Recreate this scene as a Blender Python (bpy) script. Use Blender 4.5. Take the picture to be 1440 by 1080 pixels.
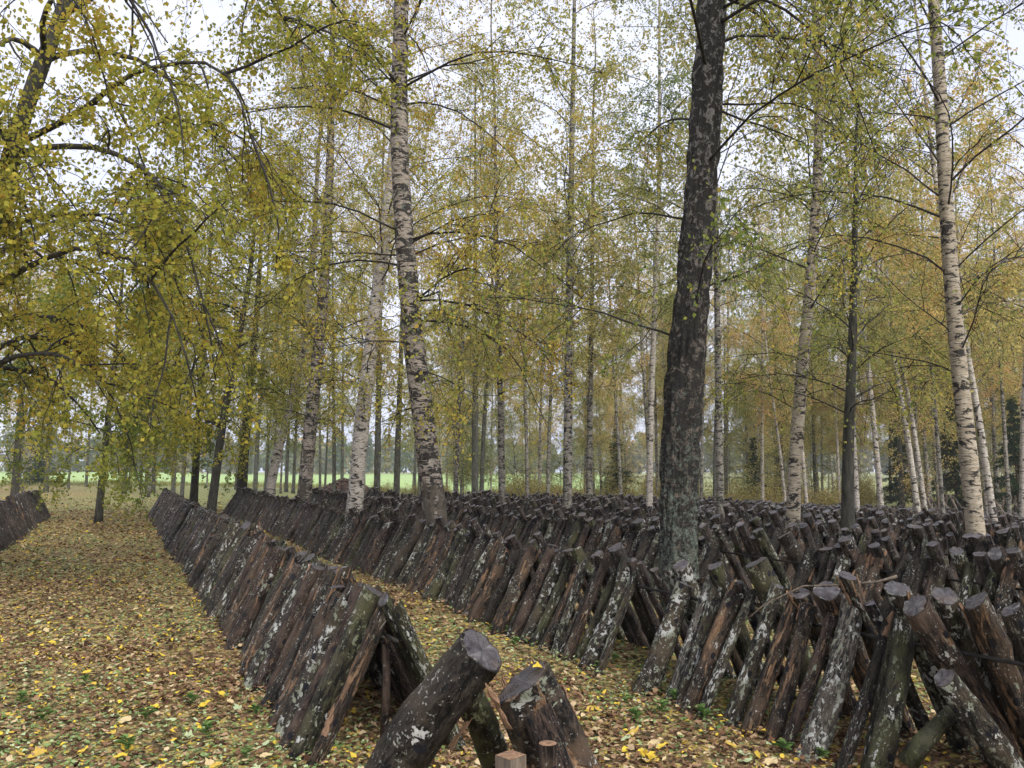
import bpy, math, random
import numpy as np
from mathutils import Vector, Matrix

# ------------------------------------------------------------------ camera, sky, sun, exposure
S = bpy.context.scene
for o in list(bpy.data.objects):
    bpy.data.objects.remove(o, do_unlink=True)
C = S.collection
F_PX, PITCH, CAM_H = 1080.0, math.atan(122 / 1080.0), 1.7
cd = bpy.data.cameras.new('camera')
cam = bpy.data.objects.new('camera', cd)
C.objects.link(cam)
cd.sensor_width = 36.0
cd.lens = 36.0 * F_PX / 1440.0
cd.clip_start, cd.clip_end = 0.05, 2500
cam.location = (0, 0, CAM_H)
cam.rotation_euler = (math.pi / 2 + PITCH, 0, 0)
S.camera = cam

SUN_EL, SUN_AZ = math.radians(42), math.radians(150)      # azimuth clockwise from +Y
W = bpy.data.worlds.new('World')
S.world = W
W.use_nodes = True
wt = W.node_tree
wt.nodes.clear()
wo = wt.nodes.new('ShaderNodeOutputWorld')
wb = wt.nodes.new('ShaderNodeBackground')
wb.inputs['Strength'].default_value = 0.15
sky = wt.nodes.new('ShaderNodeTexSky')
sky.sky_type = 'NISHITA'
sky.sun_disc = False
sky.sun_elevation = SUN_EL
sky.sun_rotation = SUN_AZ
sky.air_density, sky.dust_density, sky.ozone_density = 1.0, 6.0, 1.0
hs = wt.nodes.new('ShaderNodeHueSaturation')
hs.inputs['Saturation'].default_value = 0.22
mx = wt.nodes.new('ShaderNodeMix')
mx.data_type = 'RGBA'
mx.inputs[0].default_value = 0.75
mx.inputs[7].default_value = (4.3, 4.45, 5.3, 1)          # the even white of a closed cloud deck
wc = wt.nodes.new('ShaderNodeTexCoord')
wm = wt.nodes.new('ShaderNodeMapping')
wm.inputs['Scale'].default_value = (1.0, 1.0, 2.6)
wn = wt.nodes.new('ShaderNodeTexNoise')
wn.inputs['Scale'].default_value = 2.2
wn.inputs['Detail'].default_value = 5
wr = wt.nodes.new('ShaderNodeValToRGB')
wr.color_ramp.elements[0].position, wr.color_ramp.elements[1].position = 0.35, 0.68
wr.color_ramp.elements[0].color = (3.2, 3.4, 4.4, 1)
wr.color_ramp.elements[1].color = (4.1, 4.25, 5.0, 1)
wt.links.new(wc.outputs['Generated'], wm.inputs['Vector'])
wt.links.new(wm.outputs[0], wn.inputs['Vector'])
wt.links.new(wn.outputs['Fac'], wr.inputs[0])
wt.links.new(wr.outputs[0], mx.inputs[7])
wt.links.new(sky.outputs[0], hs.inputs['Color'])
wt.links.new(hs.outputs[0], mx.inputs[6])
wt.links.new(mx.outputs[2], wb.inputs['Color'])
wt.links.new(wb.outputs[0], wo.inputs['Surface'])

sd = bpy.data.lights.new('sun', 'SUN')
sd.energy, sd.angle, sd.color = 1.5, math.radians(25), (1.0, 0.97, 0.92)
sun = bpy.data.objects.new('sun', sd)
C.objects.link(sun)
sv = Vector((math.sin(SUN_AZ) * math.cos(SUN_EL), math.cos(SUN_AZ) * math.cos(SUN_EL), math.sin(SUN_EL)))
sun.rotation_euler = (-sv).to_track_quat('-Z', 'Y').to_euler()

S.view_settings.view_transform = 'Standard'
S.view_settings.look = 'None'
S.view_settings.exposure = 1.0
S.view_settings.gamma = 1.0
S.view_settings.use_curve_mapping = False
S.render.engine = 'CYCLES'
S.cycles.max_bounces = 4
S.cycles.diffuse_bounces = 3
S.cycles.glossy_bounces = 1
S.cycles.transmission_bounces = 2
S.cycles.volume_bounces = 2
S.cycles.use_adaptive_sampling = True
S.cycles.adaptive_threshold = 0.03
S.cycles.use_denoising = True

# ------------------------------------------------------------------ helpers
rng = np.random.default_rng(7)
R2 = random.Random(11)
SP, CP = math.sin(PITCH), math.cos(PITCH)
U = np.array([-0.454, 0.891])          # along the rows, away from the camera
NV = np.array([0.891, 0.454])          # across the rows, to the right


def at(px, py, Y):
    """world point at distance Y (along +Y) on the ray of photo pixel px, py"""
    dx, dy = (px - 720) / F_PX, (540 - py) / F_PX
    k = Y / (CP - dy * SP)
    return np.array([dx * k, Y, CAM_H + (SP + dy * CP) * k])


def rowp(n, t):
    return n * NV + t * U


def hsh(ix, iy, iz):
    h = (ix * 374761393 + iy * 668265263 + iz * 2147483647 + 1013904223) & 0xFFFFFFFF
    h = ((h ^ (h >> 13)) * 1274126177) & 0xFFFFFFFF
    h = h ^ (h >> 16)
    return (h & 0xFFFF) / 65535.0


def vnoise(p):
    p = np.asarray(p, float)
    i = np.floor(p).astype(np.int64)
    f = p - i
    f = f * f * (3 - 2 * f)
    r = 0
    for a in (0, 1):
        for b in (0, 1):
            for c in (0, 1):
                w = (f[..., 0] if a else 1 - f[..., 0]) * (f[..., 1] if b else 1 - f[..., 1]) * (f[..., 2] if c else 1 - f[..., 2])
                r = r + w * hsh(i[..., 0] + a, i[..., 1] + b, i[..., 2] + c)
    return r


def gz(x, y):
    n = np.clip(0.891 * np.asarray(x, float) + 0.454 * np.asarray(y, float), 0, 34)
    return -0.001 * n * n


def bump(x, y):
    x = np.asarray(x, float)
    y = np.asarray(y, float)
    p = np.stack([x * 0.9, y * 0.9, np.zeros_like(x)], -1)
    q = np.stack([x * 0.25, y * 0.25, np.zeros_like(x) + 5], -1)
    d = np.sqrt(x * x + y * y)
    return ((vnoise(p) - 0.5) * 0.05 + (vnoise(q) - 0.5) * 0.12) * np.clip(1.2 - d / 300, 0, 1)


def ground(x, y):
    return gz(x, y) + bump(x, y)


def mesh_obj(name, v, groups, mat, parent=None, smooth=True, attrs=None, mats=None):
    """groups: list of int arrays (M,k); attrs: {name: per-face float array}; mats: per-face material index"""
    me = bpy.data.meshes.new(name)
    v = np.ascontiguousarray(v, dtype=np.float32)
    me.vertices.add(len(v))
    me.vertices.foreach_set('co', v.ravel())
    groups = [np.asarray(g, dtype=np.int32) for g in groups if len(g)]
    loops = np.concatenate([g.ravel() for g in groups])
    tot = np.concatenate([np.full(len(g), g.shape[1], np.int32) for g in groups])
    start = np.concatenate([[0], np.cumsum(tot)[:-1]]).astype(np.int32)
    me.loops.add(len(loops))
    me.loops.foreach_set('vertex_index', loops)
    me.polygons.add(len(tot))
    me.polygons.foreach_set('loop_start', start)
    me.polygons.foreach_set('use_smooth', np.full(len(tot), bool(smooth)))
    if mats is not None:
        me.polygons.foreach_set('material_index', np.asarray(mats, np.int32))
    me.update(calc_edges=True)
    for k, a in (attrs or {}).items():
        at_ = me.attributes.new(k, 'FLOAT', 'FACE')
        at_.data.foreach_set('value', np.asarray(a, np.float32))
    for m in (mat if isinstance(mat, (list, tuple)) else [mat]):
        me.materials.append(m)
    o = bpy.data.objects.new(name, me)
    C.objects.link(o)
    if parent is not None:
        o.parent = parent
    return o


def tag(o, label=None, cat=None, group=None, kind=None):
    for k, val in (('label', label), ('category', cat), ('group', group), ('kind', kind)):
        if val is not None:
            o[k] = val
    return o


def empty(name, loc, label, cat, group=None):
    e = bpy.data.objects.new(name, None)
    e.empty_display_size = 0.2
    C.objects.link(e)
    e.location = tuple(float(q) for q in loc)
    return tag(e, label, cat, group)


def copy_thing(root, loc, rz=0, sc=1.0, label=None, group=None):
    r = root.copy()
    C.objects.link(r)
    r.location = tuple(float(q) for q in loc)
    r.rotation_euler = (0, 0, rz)
    r.scale = (sc, sc, sc)
    if label:
        r['label'] = label
    if group:
        r['group'] = group
    for ch in list(root.children):
        c = ch.copy()
        C.objects.link(c)
        c.parent = r
        for g in list(ch.children):
            d = g.copy()
            C.objects.link(d)
            d.parent = c
    return r


def tubes(P, Rr, k, cap=False):
    """P (N,m,3) polylines, Rr (N,m) radii -> verts, [quads]"""
    N, m, _ = P.shape
    T = np.empty_like(P)
    T[:, 1:-1] = P[:, 2:] - P[:, :-2]
    T[:, 0] = P[:, 1] - P[:, 0]
    T[:, -1] = P[:, -1] - P[:, -2]
    T /= np.linalg.norm(T, axis=2, keepdims=True) + 1e-9
    main = P[:, -1] - P[:, 0]
    ref = np.where(np.abs(main[:, 2:3]) > 0.75 * np.linalg.norm(main, axis=1, keepdims=True), np.array([[1.0, 0, 0]]), np.array([[0, 0, 1.0]]))[:, None, :]
    A = np.cross(T, np.broadcast_to(ref, T.shape))
    A /= np.linalg.norm(A, axis=2, keepdims=True) + 1e-9
    B = np.cross(T, A)
    ang = np.arange(k) * 2 * math.pi / k
    V = P[:, :, None, :] + Rr[:, :, None, None] * (np.cos(ang)[None, None, :, None] * A[:, :, None, :] + np.sin(ang)[None, None, :, None] * B[:, :, None, :])
    idx = np.arange(N * m * k).reshape(N, m, k)
    a = idx[:, :-1, :]
    b = np.roll(idx, -1, axis=2)[:, :-1, :]
    c = np.roll(idx, -1, axis=2)[:, 1:, :]
    d = idx[:, 1:, :]
    q = np.stack([a, b, c, d], -1).reshape(-1, 4)
    gs = [q]
    if cap:
        gs.append(idx[:, -1, :].reshape(N, k))
        gs.append(idx[:, 0, ::-1].reshape(N, k))
    return V.reshape(-1, 3), gs


def grow(r, start, dirs, length, nseg, droop, wig):
    """polylines (N,nseg+1,3) from start along dirs, bending down by droop and wandering by wig"""
    N = len(start)
    P = np.empty((N, nseg + 1, 3))
    P[:, 0] = start
    d = dirs / (np.linalg.norm(dirs, axis=1, keepdims=True) + 1e-9)
    step = (length / nseg)[:, None]
    dr = np.broadcast_to(np.asarray(droop, float), (N,))
    for i in range(nseg):
        P[:, i + 1] = P[:, i] + d * step
        d = d + r.normal(0, wig, (N, 3))
        d[:, 2] -= dr
        d /= np.linalg.norm(d, axis=1, keepdims=True) + 1e-9
    return P


def sample(P, idx, f):
    """points and tangents on polylines P[idx] at fraction f"""
    m = P.shape[1] - 1
    x = np.clip(f, 0, 0.9999) * m
    i = x.astype(int)
    w = (x - i)[:, None]
    a, b = P[idx, i], P[idx, i + 1]
    t = b - a
    return a * (1 - w) + b * w, t / (np.linalg.norm(t, axis=1, keepdims=True) + 1e-9)


def rdir(r, n):
    d = r.normal(0, 1, (n, 3))
    return d / np.linalg.norm(d, axis=1, keepdims=True)


def leaf_quads(r, pos, size, hang=0.6, width=0.8):
    """one folded rhombic leaf for each position"""
    n = len(pos)
    ax = rdir(r, n)
    ax[:, 2] -= hang
    ax /= np.linalg.norm(ax, axis=1, keepdims=True)
    sd_ = np.cross(ax, rdir(r, n))
    sd_ /= np.linalg.norm(sd_, axis=1, keepdims=True) + 1e-9
    nn = np.cross(ax, sd_)
    L = (size * r.uniform(0.65, 1.25, n))[:, None]
    Wd = L * width * 0.5
    V = np.stack([pos, pos + ax * L * 0.42 + sd_ * Wd + nn * L * 0.08, pos + ax * L - nn * L * 0.06, pos + ax * L * 0.42 - sd_ * Wd + nn * L * 0.08], 1)
    q = np.arange(n * 4).reshape(n, 4)
    return V.reshape(-1, 3), q


# ------------------------------------------------------------------ materials
def mat(name):
    m = bpy.data.materials.new(name)
    m.use_nodes = True
    nt = m.node_tree
    bs = nt.nodes['Principled BSDF']
    return m, nt, bs


def nd(nt, t, **kw):
    n = nt.nodes.new(t)
    for k, v_ in kw.items():
        if k in n.inputs.keys():
            n.inputs[k].default_value = v_
        else:
            setattr(n, k, v_)
    return n


def ramp(nt, fac, stops, interp='LINEAR'):
    n = nt.nodes.new('ShaderNodeValToRGB')
    n.color_ramp.interpolation = interp
    e = n.color_ramp.elements
    while len(e) < len(stops):
        e.new(0.5)
    for i, (p, c) in enumerate(stops):
        e[i].position = p
        e[i].color = (*c, 1) if len(c) == 3 else c
    nt.links.new(fac, n.inputs[0])
    return n.outputs[0]


def mixc(nt, fac, a, b):
    n = nt.nodes.new('ShaderNodeMix')
    n.data_type = 'RGBA'
    for s, i in ((fac, 0), (a, 6), (b, 7)):
        if hasattr(s, 'is_linked'):
            nt.links.new(s, n.inputs[i])
        elif i == 0:
            n.inputs[0].default_value = s
        else:
            n.inputs[i].default_value = (*s, 1)
    return n.outputs[2]


def math_(nt, op, a, b=0.0):
    n = nt.nodes.new('ShaderNodeMath')
    n.operation = op
    for s, i in ((a, 0), (b, 1)):
        if hasattr(s, 'is_linked'):
            nt.links.new(s, n.inputs[i])
        else:
            n.inputs[i].default_value = s
    return n.outputs[0]


def coords(nt, scale=(1, 1, 1), randomize=True):
    tc = nt.nodes.new('ShaderNodeTexCoord')
    mp = nt.nodes.new('ShaderNodeMapping')
    mp.inputs['Scale'].default_value = scale
    nt.links.new(tc.outputs['Object'], mp.inputs['Vector'])
    if randomize:
        oi = nt.nodes.new('ShaderNodeObjectInfo')
        cx = nt.nodes.new('ShaderNodeCombineXYZ')
        s = math_(nt, 'MULTIPLY', oi.outputs['Random'], 37.0)
        for i in range(3):
            nt.links.new(s, cx.inputs[i])
        nt.links.new(cx.outputs[0], mp.inputs['Location'])
    return mp.outputs[0]


def noise(nt, vec, scale, detail=4, rough=0.55, dist=0.0):
    n = nt.nodes.new('ShaderNodeTexNoise')
    n.inputs['Scale'].default_value = scale
    n.inputs['Detail'].default_value = detail
    n.inputs['Roughness'].default_value = rough
    n.inputs['Distortion'].default_value = dist
    nt.links.new(vec, n.inputs['Vector'])
    return n.outputs['Fac']


def stretch(nt, vec, s):
    n = nt.nodes.new('ShaderNodeVectorMath')
    n.operation = 'MULTIPLY'
    n.inputs[1].default_value = s
    nt.links.new(vec, n.inputs[0])
    return n.outputs[0]


def add_bump(nt, bs, h, strength, dist):
    b = nt.nodes.new('ShaderNodeBump')
    b.inputs['Strength'].default_value = strength
    b.inputs['Distance'].default_value = dist
    nt.links.new(h, b.inputs['Height'])
    nt.links.new(b.outputs[0], bs.inputs['Normal'])


def log_bark(name, dark, mid, warm, lichen, lich_lo, peel_lo, moss=0.0, tex=(0.09, 0.09, 1.0)):
    """bark of a felled log: dark and wet, crusted with lichen, peeled to pale wood in places"""
    m, nt, bs = mat(name)
    v = coords(nt, tex)
    big = noise(nt, v, 4.0, 3)
    fine = noise(nt, stretch(nt, v, (1, 1, 0.3)), 48, 7, 0.72, 0.3)
    col = mixc(nt, ramp(nt, fine, [(0.45, (0, 0, 0)), (0.60, (1, 1, 1))]), dark, mid)
    col = mixc(nt, ramp(nt, big, [(0.48, (0, 0, 0)), (0.68, (0.85, 0.85, 0.85))]), col, warm)
    if moss:
        mo = noise(nt, v, 9, 5, 0.7)
        col = mixc(nt, ramp(nt, mo, [(0.6 - moss, (0, 0, 0)), (0.72 - moss, (0.85, 0.85, 0.85))]), col, (0.07, 0.075, 0.028))
    pe = noise(nt, stretch(nt, v, (1, 1, 0.28)), 14, 3, 0.6, 0.6)
    pm = ramp(nt, pe, [(peel_lo, (0, 0, 0)), (peel_lo + 0.015, (1, 1, 1))])
    wood = mixc(nt, ramp(nt, fine, [(0.38, (0, 0, 0)), (0.66, (1, 1, 1))]), (0.05, 0.028, 0.016), (0.33, 0.20, 0.11))
    col = mixc(nt, pm, col, wood)
    # crusts of lichen: ragged blots gathered in patches
    l1 = noise(nt, v, 26, 6, 0.62, 0.3)
    l2 = noise(nt, v, 5, 2)
    l3 = noise(nt, v, 60, 4, 0.6)
    ls = math_(nt, 'ADD', math_(nt, 'MULTIPLY', l1, 0.72), math_(nt, 'MULTIPLY', l2, 0.28))
    sp = ramp(nt, ls, [(lich_lo, (0, 0, 0)), (lich_lo + 0.012, (1, 1, 1))])
    sp2 = ramp(nt, math_(nt, 'ADD', l3, math_(nt, 'MULTIPLY', math_(nt, 'SUBTRACT', l2, 0.5), 0.25)), [(0.635, (0, 0, 0)), (0.65, (0.75,) * 3)])
    lc = mixc(nt, ramp(nt, noise(nt, v, 7, 1), [(0.45, (0, 0, 0)), (0.6, (1, 1, 1))]), lichen, (0.62, 0.62, 0.58))
    lc = mixc(nt, math_(nt, 'MULTIPLY', l3, 0.5), lc, (0.10, 0.10, 0.08))
    sp = math_(nt, 'MAXIMUM', sp, sp2)
    col = mixc(nt, sp, col, lc)
    # waxed dark plug holes
    vp = nd(nt, 'ShaderNodeTexVoronoi', Scale=7.0)
    nt.links.new(v, vp.inputs['Vector'])
    col = mixc(nt, math_(nt, 'LESS_THAN', vp.outputs['Distance'], 0.17), col, (0.008, 0.008, 0.012))
    nt.links.new(col, bs.inputs['Base Color'])
    nt.links.new(ramp(nt, fine, [(0.3, (0.36,) * 3), (0.7, (0.7,) * 3)]), bs.inputs['Roughness'])
    bs.inputs['Specular IOR Level'].default_value = 0.22
    h = math_(nt, 'ADD', fine, math_(nt, 'MULTIPLY', pm, -0.35))
    h = math_(nt, 'ADD', h, math_(nt, 'MULTIPLY', sp, 0.15))
    add_bump(nt, bs, h, 1.0, 0.03)
    return m


LICH = (0.27, 0.29, 0.21)
M_LOG = {
    'dark': log_bark('bark_dark', (0.002, 0.0016, 0.0013), (0.050, 0.040, 0.031), (0.066, 0.050, 0.035), LICH, 0.60, 0.74),
    'lichen': log_bark('bark_lichen', (0.003, 0.0025, 0.002), (0.070, 0.056, 0.041), (0.090, 0.070, 0.043), LICH, 0.54, 0.72, 0.03),
    'torn': log_bark('bark_torn', (0.003, 0.0022, 0.0016), (0.074, 0.053, 0.037), (0.108, 0.072, 0.046), LICH, 0.59, 0.57),
    'moss': log_bark('bark_moss', (0.003, 0.0028, 0.0017), (0.060, 0.053, 0.032), (0.084, 0.077, 0.038), (0.20, 0.22, 0.12), 0.565, 0.74, 0.06),
    'brown': log_bark('bark_brown', (0.004, 0.0025, 0.002), (0.078, 0.051, 0.038), (0.100, 0.067, 0.048), LICH, 0.60, 0.62),
    'pale': log_bark('bark_pale', (0.012, 0.011, 0.010), (0.19, 0.17, 0.14), (0.075, 0.060, 0.046), LICH, 0.54, 0.70),
}


def cut_wood():
    """weathered sawn end: rings, radial cracks, stains"""
    m, nt, bs = mat('cut_wood')
    v = coords(nt, (0.1, 0.1, 0.1))
    tc = nt.nodes.new('ShaderNodeTexCoord')
    w = nd(nt, 'ShaderNodeTexWave', wave_type='RINGS', rings_direction='Z', Scale=3.6, Distortion=1.6, Detail=2.0)
    nt.links.new(tc.outputs['Object'], w.inputs['Vector'])
    n1 = noise(nt, v, 30, 5, 0.65)
    n0 = noise(nt, v, 9, 3)
    col = mixc(nt, ramp(nt, n1, [(0.35, (0, 0, 0)), (0.65, (1, 1, 1))]), (0.020, 0.017, 0.019), (0.135, 0.118, 0.125))
    col = mixc(nt, math_(nt, 'MULTIPLY', w.outputs['Fac'], 0.55), col, (0.022, 0.016, 0.015))
    col = mixc(nt, ramp(nt, n0, [(0.55, (0, 0, 0)), (0.72, (0.8,) * 3)]), col, (0.13, 0.09, 0.06))
    sp = nt.nodes.new('ShaderNodeSeparateXYZ')
    nt.links.new(tc.outputs['Object'], sp.inputs[0])
    ang = math_(nt, 'ARCTAN2', sp.outputs[1], sp.outputs[0])
    oi = nt.nodes.new('ShaderNodeObjectInfo')
    cx = nt.nodes.new('ShaderNodeCombineXYZ')
    nt.links.new(math_(nt, 'MULTIPLY', ang, 2.2), cx.inputs[0])
    nt.links.new(math_(nt, 'MULTIPLY', oi.outputs['Random'], 50.0), cx.inputs[1])
    nt.links.new(math_(nt, 'MULTIPLY', n0, 1.2), cx.inputs[2])
    cr = ramp(nt, noise(nt, cx.outputs[0], 2.2, 3, 0.6), [(0.485, (0, 0, 0)), (0.5, (1, 1, 1)), (0.515, (0, 0, 0))])
    col = mixc(nt, cr, col, (0.004, 0.0035, 0.0035))
    nt.links.new(col, bs.inputs['Base Color'])
    bs.inputs['Roughness'].default_value = 0.30
    bs.inputs['Specular IOR Level'].default_value = 0.8
    h = math_(nt, 'ADD', n1, math_(nt, 'MULTIPLY', w.outputs['Fac'], 0.4))
    add_bump(nt, bs, math_(nt, 'SUBTRACT', h, math_(nt, 'MULTIPLY', cr, 0.8)), 0.7, 0.012)
    return m


M_CUT = cut_wood()


def simple(name, a, b, scale, rough=0.8, st=(1, 1, 1), bumpd=0.01, spec=0.3):
    m, nt, bs = mat(name)
    v = coords(nt, st)
    n1 = noise(nt, v, scale, 6, 0.65)
    nt.links.new(mixc(nt, ramp(nt, n1, [(0.32, (0, 0, 0)), (0.68, (1, 1, 1))]), a, b), bs.inputs['Base Color'])
    bs.inputs['Roughness'].default_value = rough
    bs.inputs['Specular IOR Level'].default_value = spec
    add_bump(nt, bs, n1, 0.7, bumpd)
    return m


M_MOSSY = log_bark('bark_mossy_branch', (0.005, 0.005, 0.0035), (0.055, 0.052, 0.034), (0.08, 0.078, 0.044), (0.20, 0.225, 0.13), 0.60, 0.8, 0.10, (1, 1, 1))
M_POLE = log_bark('bark_pole', (0.006, 0.004, 0.0035), (0.084, 0.056, 0.043), (0.11, 0.075, 0.056), LICH, 0.62, 0.66, 0, (1, 1, 1))
M_PALEWOOD = simple('pale_torn_wood', (0.07, 0.036, 0.02), (0.36, 0.22, 0.13), 60, 0.8, (1, 1, 0.3))
M_GREYWOOD = simple('grey_split_wood', (0.05, 0.04, 0.032), (0.19, 0.15, 0.11), 40, 0.85, (1, 1, 0.15))
M_TWIG = simple('twig_bark', (0.010, 0.009, 0.007), (0.035, 0.03, 0.026), 20, 0.8)
M_LINDEN = simple('linden_bark', (0.014, 0.013, 0.010), (0.070, 0.066, 0.050), 16, 0.9, (1, 1, 0.25), 0.02)
M_GREYBARK = simple('grey_bark', (0.03, 0.03, 0.024), (0.13, 0.13, 0.105), 14, 0.9, (1, 1, 0.35), 0.02)
M_PINE = simple('ruddy_bark', (0.03, 0.02, 0.015), (0.12, 0.075, 0.05), 10, 0.9, (1, 1, 0.3), 0.02)


def birch(name, white, dark_amt, base_dark, lich=0.0, tint=(0.30, 0.23, 0.15)):
    m, nt, bs = mat(name)
    v = coords(nt)
    n_f = noise(nt, stretch(nt, v, (1, 1, 6)), 9, 5, 0.6)           # thin papery bands
    n_d = noise(nt, stretch(nt, v, (1, 1, 2.2)), 4.2, 6, 0.66, 1.1)   # black bars
    n_b = noise(nt, v, 1.6, 4, 0.6)
    n_g = noise(nt, stretch(nt, v, (1, 1, 0.3)), 12, 5, 0.65)         # rough fissures
    col = mixc(nt, ramp(nt, n_f, [(0.3, (0, 0, 0)), (0.7, (1, 1, 1))]), tint, white)
    l1 = ramp(nt, n_d, [(0.60 - dark_amt, (0, 0, 0)), (0.63 - dark_amt, (1, 1, 1))])
    n_l = noise(nt, stretch(nt, v, (1, 1, 5)), 7.5, 4, 0.6, 0.8)
    l2 = ramp(nt, n_l, [(0.62 - dark_amt * 0.5, (0, 0, 0)), (0.64 - dark_amt * 0.5, (1, 1, 1))])
    blk = mixc(nt, n_g, (0.008, 0.008, 0.008), (0.05, 0.043, 0.036))
    col = mixc(nt, math_(nt, 'MAXIMUM', l1, l2), col, blk)
    # the foot of the trunk is dark and furrowed
    sp = nt.nodes.new('ShaderNodeSeparateXYZ')
    tc = nt.nodes.new('ShaderNodeTexCoord')
    nt.links.new(tc.outputs['Object'], sp.inputs[0])
    hz = math_(nt, 'SUBTRACT', base_dark, sp.outputs[2])
    hz = math_(nt, 'ADD', math_(nt, 'MULTIPLY', hz, 0.45), math_(nt, 'MULTIPLY', math_(nt, 'SUBTRACT', n_b, 0.5), 2.6))
    hz = math_(nt, 'ADD', hz, math_(nt, 'MULTIPLY', math_(nt, 'SUBTRACT', n_g, 0.5), 1.6))
    col = mixc(nt, ramp(nt, hz, [(0.35, (0, 0, 0)), (0.55, (0.93,) * 3)]), col, mixc(nt, n_g, (0.010, 0.009, 0.008), (0.14, 0.115, 0.085)))
    if lich:
        n_c = noise(nt, v, 13, 6, 0.72)
        col = mixc(nt, ramp(nt, n_c, [(0.62 - lich, (0, 0, 0)), (0.68 - lich, (0.85,) * 3)]), col, mixc(nt, n_f, (0.09, 0.12, 0.085), (0.24, 0.29, 0.22)))
    nt.links.new(col, bs.inputs['Base Color'])
    bs.inputs['Roughness'].default_value = 0.75
    bs.inputs['Specular IOR Level'].default_value = 0.25
    add_bump(nt, bs, math_(nt, 'ADD', n_g, math_(nt, 'MULTIPLY', l1, -0.4)), 0.8, 0.02)
    return m


M_BIRCH = birch('birch_white', (0.52, 0.49, 0.44), 0.05, 0.7, 0.0, (0.22, 0.18, 0.13))
M_BIRCH_MID = birch('birch_barred', (0.40, 0.36, 0.31), 0.10, 2.2, 0.03, (0.17, 0.13, 0.095))
M_BIRCH_GOLD = birch('birch_golden', (0.43, 0.385, 0.30), 0.06, 0.4, 0.0, (0.20, 0.155, 0.10))
M_BIRCH_FAR = birch('birch_far', (0.31, 0.29, 0.25), 0.09, 1.6, 0.05, (0.14, 0.12, 0.09))


def old_birch():
    """the thick birch: black furrows, tan papery plates, grey-green lichen tufts"""
    m, nt, bs = mat('birch_lichened')
    v = coords(nt, (1, 1, 1), False)
    sp = nt.nodes.new('ShaderNodeSeparateXYZ')
    nt.links.new(v, sp.inputs[0])
    hl = noise(nt, stretch(nt, v, (1, 1, 9)), 14, 4, 0.6)
    plate = mixc(nt, ramp(nt, hl, [(0.35, (0, 0, 0)), (0.65, (1, 1, 1))]), (0.04, 0.032, 0.025), (0.24, 0.20, 0.155))
    hi = nt.nodes.new('ShaderNodeMapRange')
    hi.inputs['From Min'].default_value, hi.inputs['From Max'].default_value = 2.6, 6.0
    nt.links.new(sp.outputs[2], hi.inputs['Value'])
    plate = mixc(nt, hi.outputs[0], plate, mixc(nt, hl, (0.07, 0.065, 0.06), (0.36, 0.34, 0.31)))
    fine = noise(nt, v, 45, 5, 0.7)
    fur = noise(nt, stretch(nt, v, (1, 1, 0.75)), 12.0, 8, 0.72, 0.9)
    col = mixc(nt, ramp(nt, fur, [(0.435, (0, 0, 0)), (0.47, (1, 1, 1))]), plate, mixc(nt, fine, (0.005, 0.005, 0.005), (0.05, 0.045, 0.038)))
    li = noise(nt, v, 14, 8, 0.8)
    low = nt.nodes.new('ShaderNodeMapRange')
    low.inputs['From Min'].default_value, low.inputs['From Max'].default_value = 0.3, 3.4
    low.inputs['To Min'].default_value, low.inputs['To Max'].default_value = 0.10, -0.05
    nt.links.new(sp.outputs[2], low.inputs['Value'])
    lf = ramp(nt, math_(nt, 'ADD', li, low.outputs[0]), [(0.545, (0, 0, 0)), (0.59, (0.9,) * 3)])
    col = mixc(nt, lf, col, mixc(nt, ramp(nt, fine, [(0.35, (0, 0, 0)), (0.65, (1, 1, 1))]), (0.03, 0.04, 0.028), (0.27, 0.31, 0.25)))
    nt.links.new(col, bs.inputs['Base Color'])
    bs.inputs['Roughness'].default_value = 0.8
    bs.inputs['Specular IOR Level'].default_value = 0.25
    h = math_(nt, 'ADD', math_(nt, 'MULTIPLY', fur, -1.4), math_(nt, 'ADD', math_(nt, 'MULTIPLY', lf, 0.5), math_(nt, 'MULTIPLY', fine, 0.4)))
    add_bump(nt, bs, h, 1.0, 0.05)
    return m


M_BIRCH_OLD = old_birch()


def leafmat(name, stops, trans=0.5, hue_obj=0.06):
    m, nt, bs = mat(name)
    a = nt.nodes.new('ShaderNodeAttribute')
    a.attribute_name = 'tone'
    oi = nt.nodes.new('ShaderNodeObjectInfo')
    f = math_(nt, 'ADD', a.outputs['Fac'], math_(nt, 'MULTIPLY', math_(nt, 'SUBTRACT', oi.outputs['Random'], 0.5), hue_obj * 2))
    col = ramp(nt, f, stops)
    nt.nodes.remove(bs)
    bs = nt.nodes.new('ShaderNodeBsdfDiffuse')
    nt.links.new(col, bs.inputs['Color'])
    tr = nt.nodes.new('ShaderNodeBsdfTranslucent')
    nt.links.new(col, tr.inputs['Color'])
    ms = nt.nodes.new('ShaderNodeMixShader')
    ms.inputs[0].default_value = trans
    nt.links.new(bs.outputs[0], ms.inputs[1])
    nt.links.new(tr.outputs[0], ms.inputs[2])
    nt.links.new(ms.outputs[0], nt.nodes['Material Output'].inputs['Surface'])
    return m


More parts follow.
